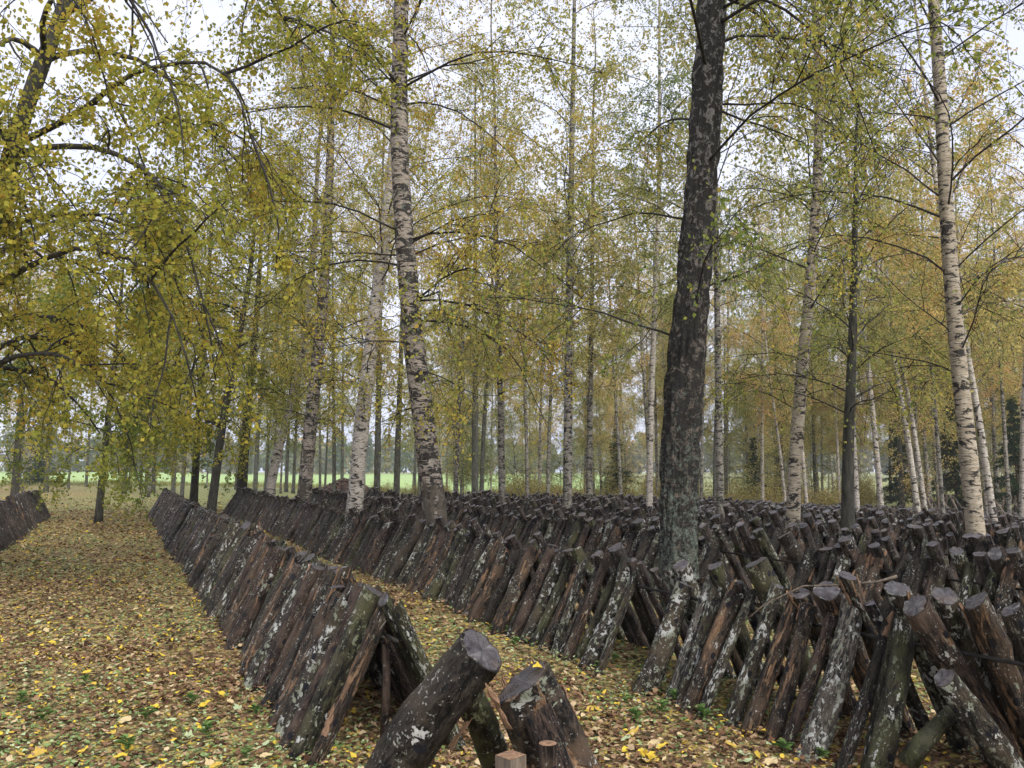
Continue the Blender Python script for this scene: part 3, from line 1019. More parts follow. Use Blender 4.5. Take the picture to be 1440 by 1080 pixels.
def crown_parts(root, r, P1, R1, sec_per_m, twig_n, leaf_n, leaf, mats, sec_len=(0.5, 1.3), twig_len=(0.3, 0.9), droop2=0.12, droop3=0.35,
                tone=(0.45, 0.2), separate=False, hang=0.7, sec_from=0.15, twig_geo=1.0, lname='limb', tone_fn=None, width=0.8, tubes_k=(5, 3, 3), zmin=None):
    """side shoots, hanging twigs and leaves on the main limbs P1 (N,m,3)"""
    N = len(P1)
    mb, ml = mats
    if separate:
        for i in range(N):
            V, g = tubes(P1[i:i + 1], R1[i:i + 1], tubes_k[0] + 2, True)
            mesh_obj(lname, V, g, mb, root)
        Vb, gb = [], []
        off = 0
    else:
        V, g = tubes(P1, R1, tubes_k[0])
        Vb, gb, off = [V], [g[0]], len(V)
    ln = np.linalg.norm(np.diff(P1, axis=1), axis=2).sum(1)
    cnt = np.maximum((ln * sec_per_m).astype(int), 2)
    i2 = np.repeat(np.arange(N), cnt)
    f2 = r.uniform(sec_from, 1, len(i2))
    s2, t2 = sample(P1, i2, f2)
    d2 = t2 * 0.7 + rdir(r, len(i2)) * 0.75
    d2[:, 2] += 0.05
    l2 = r.uniform(*sec_len, len(i2)) * (1.15 - 0.5 * f2)
    P2 = grow(r, s2, d2, l2, 5, droop2, 0.16)
    if zmin is not None:
        ok = P2[:, :, 2].min(1) > zmin
        P2, l2 = P2[ok], l2[ok]
    V, g = tubes(P2, np.linspace(1, 0.35, 6)[None] * (0.0045 + 0.0035 * l2)[:, None], tubes_k[1])
    Vb.append(V)
    gb.append(g[0] + off)
    off += len(V)
    i3 = np.repeat(np.arange(len(P2)), twig_n)
    f3 = r.uniform(0.1, 1, len(i3))
    s3, t3 = sample(P2, i3, f3)
    d3 = t3 * 0.6 + rdir(r, len(i3)) * 0.7
    l3 = r.uniform(*twig_len, len(i3))
    P3 = grow(r, s3, d3, l3, 4, droop3, 0.12)
    if zmin is not None:
        P3 = P3[P3[:, :, 2].min(1) > zmin - 0.2]
    k3 = int(len(P3) * twig_geo)
    if k3:
        V, g = tubes(P3[:k3], np.linspace(1, 0.5, 5)[None] * np.full((k3, 1), 0.0032), tubes_k[2])
        Vb.append(V)
        gb.append(g[0] + off)
    tw = mesh_obj('twigwork', np.concatenate(Vb), [np.concatenate(gb)], mb, root, False)
    tw['kind'] = 'stuff'
    # leaves along the twigs
    i4 = np.repeat(np.arange(len(P3)), leaf_n)
    s4, t4 = sample(P3, i4, r.uniform(0.05, 1, len(i4)))
    s4 = s4 + r.normal(0, 0.035, s4.shape)
    if zmin is not None:
        ok = s4[:, 2] > zmin
        i4, s4 = i4[ok], s4[ok]
    sprig = r.normal(0, 0.5, len(P3))[i4]
    if tone_fn is not None:
        base = tone_fn(s4)
    else:
        base = tone[0] + (vnoise(s4 * 0.55 + 40) - 0.5) * 0.55
    tn = np.clip(base + tone[1] * (0.45 * sprig + r.normal(0, 0.55, len(s4))), 0, 1)
    V, q = leaf_quads(r, s4, leaf, hang, width)
    mesh_obj('crown', V, [q], ml, root, False, {'tone': tn})['kind'] = 'stuff'
    return len(s4)


def birch_limbs(r, P, H, z0, per_m, lmax, m=7, up=(0.2, 0.8), droop=0.09, rad=0.022):
    """main limbs leaving a birch trunk with path P between height z0 and H"""
    n = int((H - z0) * per_m)
    zz = np.sort(z0 + (H - z0 - 0.3) * r.uniform(0, 1, n))
    pos = np.stack([np.interp(zz, P[:, 2], P[:, i]) for i in range(3)], -1)
    az = np.cumsum(r.uniform(1.6, 3.2, n))
    el = r.uniform(*up, n) + 0.35 * (zz / H)
    d = np.stack([np.cos(az) * np.cos(el), np.sin(az) * np.cos(el), np.sin(el)], -1)
    fr = (zz - z0) / (H - z0)
    L = lmax * (0.45 + 0.75 * np.minimum(fr * 4, 1)) * (1 - 0.72 * fr) * r.uniform(0.65, 1.2, n)
    P1 = grow(r, pos, d, L, m, droop, 0.10)
    R1 = np.linspace(1, 0.25, m + 1)[None] * (rad * (0.35 + 0.65 * L / lmax))[:, None]
    return P1, R1


def make_birch(name, label, group, base, path, r0, H, m, seed, z0=3.2, per_m=2.4, lmax=3.2, sec=3.6, twig_n=5, leaf_n=9, leaf=0.055, tone=(0.45, 0.2),
               sides=18, rings=60, rough=0.05, furrow=0.0, lm=None, separate=False, twig_geo=1.0, up=(0.2, 0.8), cat='tree', droop3=0.35, tone_fn=None, nap=0.75, bm=None, extra=None, flare=0.3, lrad=1.0):
    """path: world points of the stem from its foot upwards; continued to height H"""
    r = np.random.default_rng(seed)
    base = np.array(base, float)
    path = [np.array(q, float) - base for q in path]
    path[0] = np.zeros(3)
    path[0][2] = -0.12
    last = path[-1]
    if last[2] < H:
        dv = (path[-1] - path[-2]) / max(path[-1][2] - path[-2][2], 0.3)
        dv[:2] *= 0.5
        path.append(last + dv * (H - last[2]) * 0.5 + np.array([r.normal(0, 0.15), r.normal(0, 0.15), 0]))
        e = last + dv * (H - last[2])
        e[2] = H
        path.append(e)
    P = resample(path, rings)
    zf = np.clip(P[:, 2] / H, 0, 1)
    rad = r0 * (1 - 0.97 * zf) ** nap * (1 + flare * np.exp(-np.clip(P[:, 2], 0, None) / 0.3))
    root = empty(name, base, label, cat, group)
    trunk_mesh(root, P, rad, sides, m, rough, furrow, seed)
    P1, R1 = birch_limbs(r, P, H, z0, per_m, lmax, up=up, rad=(0.014 + 0.035 * r0) * lrad)
    for (n_, az0, sp_, zl, zh, L0) in extra or []:               # further limbs on the side the tree leans its foliage to
        zz = r.uniform(zl, zh, n_)
        pos = np.stack([np.interp(zz, P[:, 2], P[:, i]) for i in range(3)], -1)
        az, el = az0 + r.normal(0, sp_, n_), r.uniform(0.0, 0.6, n_)
        d = np.stack([np.cos(az) * np.cos(el), np.sin(az) * np.cos(el), np.sin(el)], -1)
        L = L0 * r.uniform(0.6, 1.2, n_)
        P1 = np.concatenate([P1, grow(r, pos, d, L, 7, 0.12, 0.10)])
        R1 = np.concatenate([R1, np.linspace(1, 0.25, 8)[None] * (0.008 + 0.004 * L)[:, None]])
    n = crown_parts(root, r, P1, R1, sec, twig_n, leaf_n, leaf, (bm or M_TWIG, lm or M_LEAF_BIRCH), tone=tone, separate=separate, twig_geo=twig_geo, droop3=droop3, tone_fn=tone_fn)
    return root


def foot(px, Y):
    x = at(px, 700, Y)[0]
    return np.array([x, Y, float(ground(x, Y))])


def px_tree(pts, Y):
    """stem drawn by photo pixels, at distance Y; first point is the foot on the ground"""
    b = foot(pts[0][0], Y)
    return b, [b] + [at(x, y, Y) for x, y in pts[1:]]


# the thick lichened birch between the rows
b, p = px_tree([(950, 790), (954, 640), (968, 480), (983, 300), (996, 100), (1002, 0)], 8.7)
t1 = make_birch('birch_tree', 'thick old birch with dark, shaggy, lichen-covered bark rising from among the logs', None, b, p, 0.215, 20,
           M_BIRCH_OLD, 31, z0=2.9, per_m=1.7, lmax=4.4, sec=3.8, twig_n=6, leaf_n=10, leaf=0.052, tone=(0.28, 0.25),
           sides=84, rings=300, rough=0.07, furrow=0.20, separate=True, up=(0.0, 0.55), nap=0.6, droop3=0.5, extra=[(17, 0.1, 0.5, 5.2, 9.5, 3.3)], flare=0.06)
# grey-green tufts of lichen on its bark
r = np.random.default_rng(91)
tv = np.empty(len(t1.children[0].data.vertices) * 3, np.float32)
t1.children[0].data.vertices.foreach_get('co', tv)
tv = tv.reshape(-1, 3)
nm_ = np.empty(len(tv) * 3, np.float32)
t1.children[0].data.vertices.foreach_get('normal', nm_)
nm_ = nm_.reshape(-1, 3)
pick = r.integers(0, len(tv), 60000)
keepv = (tv[pick, 2] < 8) & (tv[pick, 2] > 0) & (vnoise(tv[pick] * 7 + 11) + 0.24 * np.exp(-tv[pick, 2] / 1.3) > 0.64)
pick = pick[keepv][:14000]
V, q = leaf_quads(r, tv[pick] + nm_[pick] * r.uniform(0.0, 0.02, (len(pick), 1)), 0.026, 0.3, 0.9)
mesh_obj('lichen', V, [q], leafmat('lichen_tuft', [(0, (0.035, 0.05, 0.03)), (0.5, (0.13, 0.165, 0.115)), (1, (0.36, 0.40, 0.33))], 0.1, 0), t1, False, {'tone': r.uniform(0, 1, len(pick))})['kind'] = 'stuff'
# the leaning birch with the brown lower trunk
b, p = px_tree([(622, 735), (603, 640), (582, 490), (570, 350), (560, 200), (564, 0)], 12.8)
make_birch('birch_tree', 'leaning birch with peeling brown lower trunk and black-barred white bark above', None, b, p, 0.20, 21,
           M_BIRCH_MID, 32, z0=2.6, per_m=2.0, lmax=4.2, sec=4.0, twig_n=6, leaf_n=9, leaf=0.058, tone=(0.60, 0.2), sides=40, rings=150, rough=0.06, furrow=0.05, separate=True, up=(-0.1, 0.5), nap=0.7, extra=[(7, -0.2, 0.5, 4.0, 8.5, 3.4), (6, 3.3, 0.5, 4.0, 9.0, 3.4)])
# pale birch just behind it
b, p = px_tree([(496, 705), (508, 600), (526, 450), (545, 300), (560, 150)], 19.5)
make_birch('birch_tree', 'white birch leaning right behind the leaning brown-footed birch', None, b, p, 0.21, 22, M_BIRCH, 33, z0=2.6, per_m=2.6, lmax=4.2, sec=4.0, twig_n=6, tone=(0.58, 0.2), leaf=0.055, leaf_n=10, sides=28, rings=100)
b, p = px_tree([(425, 700), (436, 600), (452, 450), (462, 300), (466, 150)], 23.5)
make_birch('birch_tree', 'white birch with rugged black foot leaning right over the second log row', None, b, p, 0.22, 21, M_BIRCH_MID, 34, z0=2.6, per_m=2.6, lmax=4.2, sec=4.0, twig_n=6, tone=(0.50, 0.2), leaf=0.058, leaf_n=10, sides=24, rings=90)
b, p = px_tree([(374, 700), (386, 650), (403, 590), (425, 500), (440, 380)], 26)
make_birch('birch_tree', 'thin black-and-white birch leaning strongly right beside the hanging yellow-green foliage', None, b, p, 0.165, 17, M_BIRCH, 35, z0=2.6, per_m=2.6, lmax=3.8, sec=4.0, twig_n=6, tone=(0.45, 0.2), leaf=0.06, leaf_n=10, sides=20, rings=80)
# right-hand birches
b, p = px_tree([(1108, 745), (1118, 640), (1128, 520), (1140, 400), (1150, 250), (1152, 120)], 14.2)
make_birch('birch_tree', 'cream birch with a curved trunk standing between the log rows right of the thick birch', None, b, p, 0.13, 18, M_BIRCH_GOLD, 36, z0=2.6, per_m=2.2, lmax=3.6, sec=3.6, twig_n=5, tone=(0.32, 0.25), leaf=0.050, leaf_n=8, sides=26, rings=100)
b, p = px_tree([(1186, 745), (1192, 650), (1198, 500), (1203, 300), (1204, 150)], 13.2)
make_birch('alder_tree', 'slim dark-barked mossy tree beside the cream birch', None, b, p, 0.115, 8.5, M_LINDEN, 37, z0=2.4, per_m=2.6, lmax=2.8, sec=4.0, twig_n=5, tone=(0.34, 0.25), leaf=0.050, leaf_n=8, sides=24, rings=90, furrow=0.08)
b, p = px_tree([(1372, 760), (1360, 620), (1342, 450), (1330, 280), (1322, 120), (1312, 0)], 11.2)
make_birch('birch_tree', 'straight golden-white birch with black branch scars and nearly bare limbs', None, b, p, 0.128, 19, M_BIRCH_GOLD, 38, z0=2.6, per_m=3.0, lmax=3.6, sec=2.8, twig_n=4, leaf_n=2, leaf=0.055, tone=(0.30, 0.2), sides=32, rings=120, up=(0.35, 0.9))

# shared stock of woodland trees for the depth of the wood
STOCK = []
for k, (nm, lab, r0, H, m_, z0, tn, ln_, lm_) in enumerate([
        ('birch_tree', 'b0', 0.125, 20, M_BIRCH_FAR, 4.6, (0.50, 0.2), 7, M_LEAF_FAR),
        ('birch_tree', 'b1', 0.095, 18, M_BIRCH_FAR, 5.2, (0.62, 0.2), 7, M_LEAF_FAR),
        ('birch_tree', 'b2', 0.115, 22, M_BIRCH, 5.8, (0.42, 0.2), 7, M_LEAF_FAR),
        ('birch_tree', 'b3', 0.085, 17, M_BIRCH, 4.8, (0.55, 0.2), 6, M_LEAF_FAR),
        ('alder_tree', 'a0', 0.15, 19, M_GREYBARK, 3.6, (0.36, 0.2), 9, M_LEAF_FAR),
        ('alder_tree', 'a1', 0.11, 17, M_GREYBARK, 4.2, (0.46, 0.2), 8, M_LEAF_FAR)]):
    r = np.random.default_rng(60 + k)
    lean = r.normal(0, 0.35, 2)
    pth = [(0, 0, 0), (lean[0] * 0.3, lean[1] * 0.3, H * 0.2), (lean[0], lean[1], H * 0.5), (lean[0] * 1.6, lean[1] * 1.2, H * 0.8)]
    t = make_birch(nm, lab, None, (0, 0, 0), pth, r0, H, m_, 70 + k, z0=z0, per_m=2.7, lmax=3.0, sec=4.4, twig_n=5, leaf_n=ln_ + 3, leaf=0.076, tone=tn,
                   sides=12, rings=40, lm=lm_, twig_geo=0.35)
    STOCK.append(t)
pth = [(0, 0, 0), (0.1, 0.05, 2), (0.15, -0.1, 4.5), (0.3, 0, 7)]
STOCK.append(make_birch('sapling', 's0', None, (0, 0, 0), pth, 0.035, 8.5, M_BIRCH_FAR, 81, z0=1.0, per_m=4.0, lmax=1.6, sec=4.5, twig_n=4, leaf_n=6, leaf=0.07, tone=(0.5, 0.2), sides=7, rings=24, lm=M_LEAF_FAR, twig_geo=0.5))
pth = [(0, 0, 0), (-0.1, 0.05, 1.5), (-0.35, -0.1, 3.5), (-0.5, 0, 5)]
STOCK.append(make_birch('sapling', 's1', None, (0, 0, 0), pth, 0.028, 6.0, M_GREYBARK, 82, z0=0.7, per_m=5.0, lmax=1.5, sec=4.5, twig_n=4, leaf_n=6, leaf=0.07, tone=(0.4, 0.2), sides=7, rings=24, lm=M_LEAF_FAR, twig_geo=0.5))
used = [False] * len(STOCK)


def plant(k, px, Y, sc=1.0, rz=None, label=None, group=None):
    b = foot(px, Y)
    t = STOCK[k]
    rz = R2.uniform(0, 6.28) if rz is None else rz
    if not used[k]:
        used[k] = True
        t.location = tuple(b)
        t.rotation_euler = (0, 0, rz)
        t.scale = (sc, sc, sc)
        t['label'], t['group'] = label, group
        return t
    return copy_thing(t, b, rz, sc, label, group)


PLACE = {0: 'standing among the distant log rows', 1: 'on the grass behind the log rows', 2: 'deep in the wood behind the log rows', 3: 'in the cluster by the pole stacks'}
BARK = ['pale-barked birch', 'slender pale-barked birch', 'tall white-barked birch', 'slim white-barked birch', 'stout grey-barked tree', 'slim grey-barked tree', 'tall thin pale sapling', 'thin leaning grey sapling']


OWN = {797: 'pale birch with forked side limb standing midway between the two thickest birches', 828: 'slim pale birch behind the one midway between the thickest birches',
       911: 'tall white birch close behind the thick lichened birch, on its path side', 707: 'pale birch among the logs right of the leaning brown-footed birch',
       1012: 'slender pale birch among the logs between the thick lichened birch and the cream birch', 1400: 'slim white birch next to the golden-white birch with bare limbs',
       1432: 'slim white birch beyond the golden-white birch, by the second pole stack', 1293: 'whitest birch of the cluster, one of a close pair before the first pole stack',
       1303: 'second white birch of the close pair before the first pole stack', 1325: 'slender pale birch standing before the first pole stack', 1287: 'thin leaning pale birch behind the close white pair',
       1240: 'tall white birch between the slim dark tree and the close white pair', 1205: 'slim white birch just behind the slim dark mossy tree', 1390: 'slim white birch between the two pole stacks',
       1418: 'slender pale birch in front of the second pole stack'}
for (px, Y, k, sc, li) in [
        (797, 20.5, 0, 1.05, 0), (828, 27, 0, 0.95, 0), (911, 25, 2, 1.0, 0), (707, 24.5, 0, 0.95, 0), (1012, 18.5, 1, 1.0, 0),
        (1400, 17.5, 3, 1.0, 3), (1432, 20, 3, 1.1, 3), (1293, 29, 3, 1.3, 3), (1303, 30, 3, 1.15, 3), (1325, 31, 1, 1.0, 3), (1287, 34, 1, 0.9, 3), (1240, 27, 2, 0.9, 3), (1205, 24, 3, 1.0, 3), (1390, 29, 3, 1.1, 3), (1418, 33, 1, 1.0, 3),
        (530, 33, 4, 1.0, 1), (557, 36, 4, 1.05, 1), (470, 40, 5, 1.0, 1), (640, 34, 0, 0.9, 1), (668, 38, 4, 1.2, 1), (676, 40, 5, 1.2, 1), (742, 37, 1, 1.0, 1), (770, 42, 0, 1.0, 1),
        (255, 42, 5, 1.0, 1), (243, 52, 4, 1.0, 1), (358, 52, 4, 1.1, 1), (372, 66, 5, 1.0, 1), (385, 60, 5, 1.0, 1), (402, 70, 4, 1.1, 1), (412, 66, 4, 1.0, 1), (450, 60, 5, 1.0, 1), (512, 55, 5, 1.0, 1), (590, 62, 4, 1.0, 1), (215, 60, 4, 1.0, 1), (180, 75, 5, 1.0, 1),
        (64, 62, 4, 1.2, 1), (25, 66, 4, 1.0, 1), (95, 80, 5, 1.0, 1), (120, 84, 4, 1.0, 1)]:
    plant(k, px, Y, sc, None, OWN.get(px) or BARK[k] + ' ' + PLACE[li], 'trees ' + PLACE[li])
r = np.random.default_rng(88)
for i in range(132):
    px = r.uniform(560, 1520) if i < 62 else r.uniform(820, 1540)
    Y = r.uniform(45, 100) if i < 70 else r.uniform(42, 125)
    k = int(r.choice(6, p=[0.24, 0.2, 0.16, 0.16, 0.14, 0.10]))
    plant(k, px, Y, r.uniform(0.85, 1.2), None, BARK[k] + ' ' + PLACE[2], 'trees ' + PLACE[2])
for i in range(48):
    px, Y, k = r.uniform(640, 1500), r.uniform(36, 75), int(r.choice([6, 7]))
    b = foot(px, Y)
    n_, t_ = 0.891 * b[0] + 0.454 * b[1], -0.454 * b[0] + 0.891 * b[1]
    if n_ < 36 and t_ < 33:
        continue
    plant(k, px, Y, r.uniform(0.75, 1.3), None, BARK[k] + ' ' + PLACE[2], 'trees ' + PLACE[2])
for i in range(16):
    px = r.uniform(-60, 560)
    Y = r.uniform(48, 92)
    k = int(r.choice([0, 1, 4, 5]))
    plant(k, px, Y, r.uniform(0.85, 1.15), None, BARK[k] + ' ' + PLACE[1], 'trees ' + PLACE[1])


# ------------------------------------------------------------------ the big linden whose limbs hang over the path
def limb_poly(pts, m=12):
    return resample(np.array(pts), m)


def build_linden():
    r = np.random.default_rng(404)
    base = np.array([-8.6, 10.4, float(ground(-8.6, 10.4))])
    root = empty('linden_tree', base, 'big linden at the path edge with long black limbs and drooping yellow-green leaves', 'tree')
    D = 10.4
    path = [base, at(-60, 520, D), at(-5, 300, D), at(35, 150, D), at(80, 40, D), at(130, -120, D), at(160, -330, D)]
    path = [q - base for q in path]
    path[0] = np.array([0, 0, -0.15])
    P = resample(path, 70)
    H = P[-1, 2]
    trunk_mesh(root, P, 0.165 * (1 - 0.8 * np.clip(P[:, 2] / H, 0, 1)) ** 0.7 * (1 + 0.4 * np.exp(-np.clip(P[:, 2], 0, None) / 0.4)), 26, M_LINDEN, 0.06, 0.07, 3)
    limbs = []
    # limbs drawn after the photograph: (pixel, pixel, distance) chains, bending towards and away from the camera
    for ch in ([(30, 215, 10.4), (70, 205, 10.2), (130, 205, 9.8), (190, 225, 9.5), (235, 270, 9.3), (262, 340, 9.3), (290, 440, 9.4), (305, 540, 9.5)],
               [(30, 200, 10.4), (110, 160, 10.0), (180, 105, 9.6), (225, 92, 9.3), (280, 84, 9.0), (330, 110, 8.8), (352, 190, 8.7)],
               [(55, 90, 10.4), (100, 70, 10.7), (180, 76, 11.0), (240, 110, 11.4), (300, 180, 11.6), (330, 280, 11.8)],
               [(-40, 430, 10.4), (20, 385, 9.8), (70, 360, 9.4), (120, 345, 9.1), (200, 370, 8.8), (250, 460, 8.7), (275, 560, 8.7)],
               [(-50, 540, 10.4), (20, 500, 10.0), (80, 495, 9.6), (120, 520, 9.4), (150, 560, 9.3)],
               [(80, 30, 10.4), (120, 0, 10.2), (190, -30, 10), (280, -50, 9.8), (370, -20, 9.7), (420, 60, 9.7)],
               [(-20, 330, 10.4), (60, 300, 11.2), (150, 300, 12.0), (220, 340, 12.8), (260, 420, 13.2), (280, 540, 13.4)],
               [(-55, 520, 10.4), (30, 470, 11.2), (100, 480, 11.8), (150, 540, 12.2), (185, 620, 12.4), (190, 660, 12.5)],
               [(30, 200, 10.4), (-15, 175, 10.0), (-50, 210, 9.6), (-75, 320, 9.4)],
               [(-5, 300, 10.4), (-10, 255, 9.6), (0, 225, 9.0), (25, 250, 8.6), (30, 330, 8.5)],
               [(60, 80, 10.4), (20, 50, 10.0), (-25, 75, 9.6), (-50, 150, 9.5)],
               [(-55, 540, 10.4), (0, 515, 11.4), (60, 525, 12.2), (110, 565, 12.8), (140, 610, 13.2)],
               [(-50, 500, 10.4), (-10, 455, 12.0), (60, 440, 13.4), (140, 465, 14.4), (200, 530, 15.2), (225, 600, 15.6)],
               [(-30, 400, 10.4), (20, 330, 12.2), (110, 300, 13.8), (200, 330, 15), (270, 420, 15.8), (300, 520, 16.2)],
               [(60, 70, 10.4), (60, 20, 9.4), (90, -30, 8.4), (150, -40, 7.6), (210, 20, 7.2), (235, 60, 7.1)]):
        limbs.append(limb_poly([at(*q) - base for q in ch]))
    P1 = np.array(limbs)
    N = len(P1)
    R1 = np.linspace(1, 0.16, P1.shape[1])[None] * r.uniform(0.042, 0.056, N)[:, None]
    for i in range(N):
        V, g = tubes(P1[i:i + 1], R1[i:i + 1], 9, True)
        V = V + (vnoise(V * 9)[:, None] - 0.5) * 0.03
        mesh_obj('limb', V, g, M_LINDEN, root)
    # drooping boughs off the limbs carry the twigs and leaves
    i1 = np.repeat(np.arange(N), 10)
    s1, t1 = sample(P1, i1, r.uniform(0.18, 1, len(i1)))
    d1 = t1 * 0.6 + rdir(r, len(i1)) * 0.7
    L1 = r.uniform(0.7, 2.2, len(i1))
    Q1 = grow(r, s1, d1, L1, 7, r.uniform(0.08, 0.30, len(i1)), 0.13)
    ok = Q1[:, :, 2].min(1) > 2.1
    Q1, L1 = Q1[ok], L1[ok]
    QR = np.linspace(1, 0.3, 8)[None] * (0.006 + 0.007 * L1)[:, None]
    n = crown_parts(root, r, Q1, QR, 4.4, 6, 9, 0.058, (M_TWIG, M_LEAF_LINDEN), sec_len=(0.35, 1.0), twig_len=(0.2, 0.65), droop2=0.17, droop3=0.3, tone=(0.50, 0.24),
                    twig_geo=0.7, hang=0.6, width=0.95, zmin=1.9)
    print('linden leaves', n)


build_linden()


def make_low_linden(name, label, group, px, Y, H, r0, seed, spread, z0, tone, leaf, m=M_LINDEN, lean=(0, 0), leaf_n=6, per_m=2.6, droop=0.16):
    r = np.random.default_rng(seed)
    b = foot(px, Y)
    root = empty(name, b, label, 'tree', group)
    P = resample([(0, 0, -0.1), (lean[0] * 0.3, lean[1] * 0.3, H * 0.25), (lean[0], lean[1], H * 0.6), (lean[0] * 1.2, lean[1] * 1.1, H)], 50)
    trunk_mesh(root, P, r0 * (1 - 0.93 * np.clip(P[:, 2] / H, 0, 1)) ** 0.8 * (1 + 0.3 * np.exp(-np.clip(P[:, 2], 0, None) / 0.3)), 16, m, 0.06, 0.05, seed)
    P1, R1 = birch_limbs(r, P, H, z0, per_m, spread, m=9, up=(0.05, 0.6), droop=droop, rad=0.035)
    crown_parts(root, r, P1, R1, 3.4, 6, leaf_n + 3, leaf, (M_TWIG, M_LEAF_LINDEN), sec_len=(0.6, 1.5), twig_len=(0.4, 1.1), droop2=0.16, droop3=0.35, tone=tone, twig_geo=0.3, width=0.95)
    return root


make_low_linden('linden_tree', 'dark leaning linden with yellow-green leaves hanging over the far end of the path row', 'lindens by the row ends', 296, 25.5, 14, 0.15, 501, 4.8, 2.2, (0.45, 0.2), 0.070, lean=(0.9, 0.4), droop=0.22, leaf_n=8, per_m=3.2)
make_low_linden('linden_tree', 'upright dark linden beyond the end of the path row', 'lindens by the row ends', 272, 29, 15, 0.15, 502, 4.6, 3.2, (0.40, 0.2), 0.072, lean=(0.2, 0))
make_low_linden('linden_tree', 'broad linden with a green crown sweeping down almost to the ground beyond the path', None, 140, 25, 11, 0.12, 503, 5.6, 1.5, (0.22, 0.22), 0.090, lean=(0.2, 0.2), leaf_n=10, droop=0.20, per_m=3.4)
make_low_linden('linden_tree', 'golden linden with a low crown on the grass left of the path', None, 20, 36, 13, 0.18, 504, 5.5, 2.2, (0.72, 0.2), 0.080, leaf_n=6, droop=0.2)
make_low_linden('linden_tree', 'rugged dark tree with a broken limb behind the second log row', None, 338, 31, 14, 0.22, 505, 4.2, 3.6, (0.45, 0.2), 0.072, lean=(0.3, 0.3))


# ------------------------------------------------------------------ spruces, thicket, far wood
def make_spruce(label, px, Y, H, seed, group='young spruces in the wood'):
    r = np.random.default_rng(seed)
    b = foot(px, Y)
    root = empty('spruce_tree', b, label, 'tree', group)
    P = resample([(0, 0, -0.1), (0, 0, H * 0.5), (0.05, 0, H)], 20)
    trunk_mesh(root, P, 0.013 * H * (1 - 0.95 * np.clip(P[:, 2] / H, 0, 1)), 8, M_PINE, 0.03, 0, seed)
    n = int(H * 26)
    zz = 0.3 + (H - 0.5) * r.uniform(0, 1, n) ** 1.15
    az = r.uniform(0, 6.28, n)
    zz += 0.0
    L = (H - zz) * 0.25 * (0.7 + 0.6 * vnoise(np.stack([np.cos(az) * 1.5, np.sin(az) * 1.5, zz * 0.8 + seed], -1))) * r.uniform(0.45, 1.2, n) + 0.15
    d = np.stack([np.cos(az), np.sin(az), np.full(n, 0.05)], -1)
    P1 = grow(r, np.stack([zz * 0, zz * 0, zz], -1), d, L, 5, 0.09, 0.09)
    V, g = tubes(P1, np.linspace(0.02, 0.006, 6)[None] * np.ones((n, 1)), 3)
    mesh_obj('branchwork', V, [g[0]], M_TWIG, root, False)['kind'] = 'stuff'
    i = np.repeat(np.arange(n), (L * 60).astype(int) + 8)
    s, t = sample(P1, i, r.uniform(0.15, 1, len(i)))
    pos = s + r.normal(0, 0.05, s.shape)
    V, q = leaf_quads(r, pos, 0.17, 0.9, 0.30)
    mesh_obj('crown', V, [q], M_NEEDLE, root, False, {'tone': r.uniform(0, 1, len(pos))})
    return root


for (px, Y, H, lab) in ((868, 62, 6.5, 'dark young spruce behind the distant log rows, left of the thick birch'),
                        (1062, 56, 5.5, 'dark young spruce behind the log rows right of the thick birch'),
                        (1268, 60, 8, 'tall dark spruce behind the white birch cluster'),
                        (1345, 52, 9, 'dense dark spruce behind the golden-white birch'),
                        (1432, 46, 7.5, 'dark spruce at the edge of the wood by the second pole stack'),
                        (52, 92, 9, 'dark spruce at the meadow edge beyond the path')):
    make_spruce(lab, px, Y, H, int(px))


def make_shrub(px, Y, h, label, group, seed):
    r = np.random.default_rng(seed)
    b = foot(px, Y)
    root = empty('shrub', b, label, 'shrub', group)
    n = 26
    az = r.uniform(0, 6.28, n)
    el = r.uniform(0.7, 1.5, n)
    d = np.stack([np.cos(az) * np.cos(el), np.sin(az) * np.cos(el), np.sin(el)], -1)
    P1 = grow(r, r.normal(0, 0.5, (n, 3)) * [1, 1, 0], d, r.uniform(0.5, 1, n) * h, 5, 0.02, 0.1)
    V, g = tubes(P1, np.linspace(0.012, 0.004, 6)[None] * np.ones((n, 1)), 3)
    mesh_obj('stem', V, [g[0]], M_TWIG, root, False)
    i = np.repeat(np.arange(n), 70)
    s, t = sample(P1, i, r.uniform(0.15, 1, len(i)))
    V, q = leaf_quads(r, s + r.normal(0, 0.16, s.shape), 0.085, 0.2)
    mesh_obj('foliage', V, [q], M_LEAF_SHRUB, root, False, {'tone': np.clip(r.normal(0.5, 0.25, len(s)), 0, 1)})
    return root


sh = [make_shrub(740, 46, 1.7, 'golden-brown sapling shrub in the thicket behind the distant log rows', 'golden shrubs behind the log rows', 700),
      make_shrub(800, 48, 2.0, 'golden-brown sapling shrub in the thicket behind the distant log rows', 'golden shrubs behind the log rows', 701)]
r = np.random.default_rng(12)
for i in range(70):
    px = r.uniform(715, 1260) if i < 44 else r.uniform(860, 1560)
    Y = r.uniform(45, 66) if i < 44 else r.uniform(50, 110)
    copy_thing(sh[i % 2], foot(px, Y), r.uniform(0, 6.28), r.uniform(0.8, 1.5) * (0.9 if i < 44 else 1.2))
for i in range(10):
    copy_thing(sh[i % 2], foot(r.uniform(540, 720), r.uniform(62, 90)), r.uniform(0, 6.28), r.uniform(0.5, 1.0))


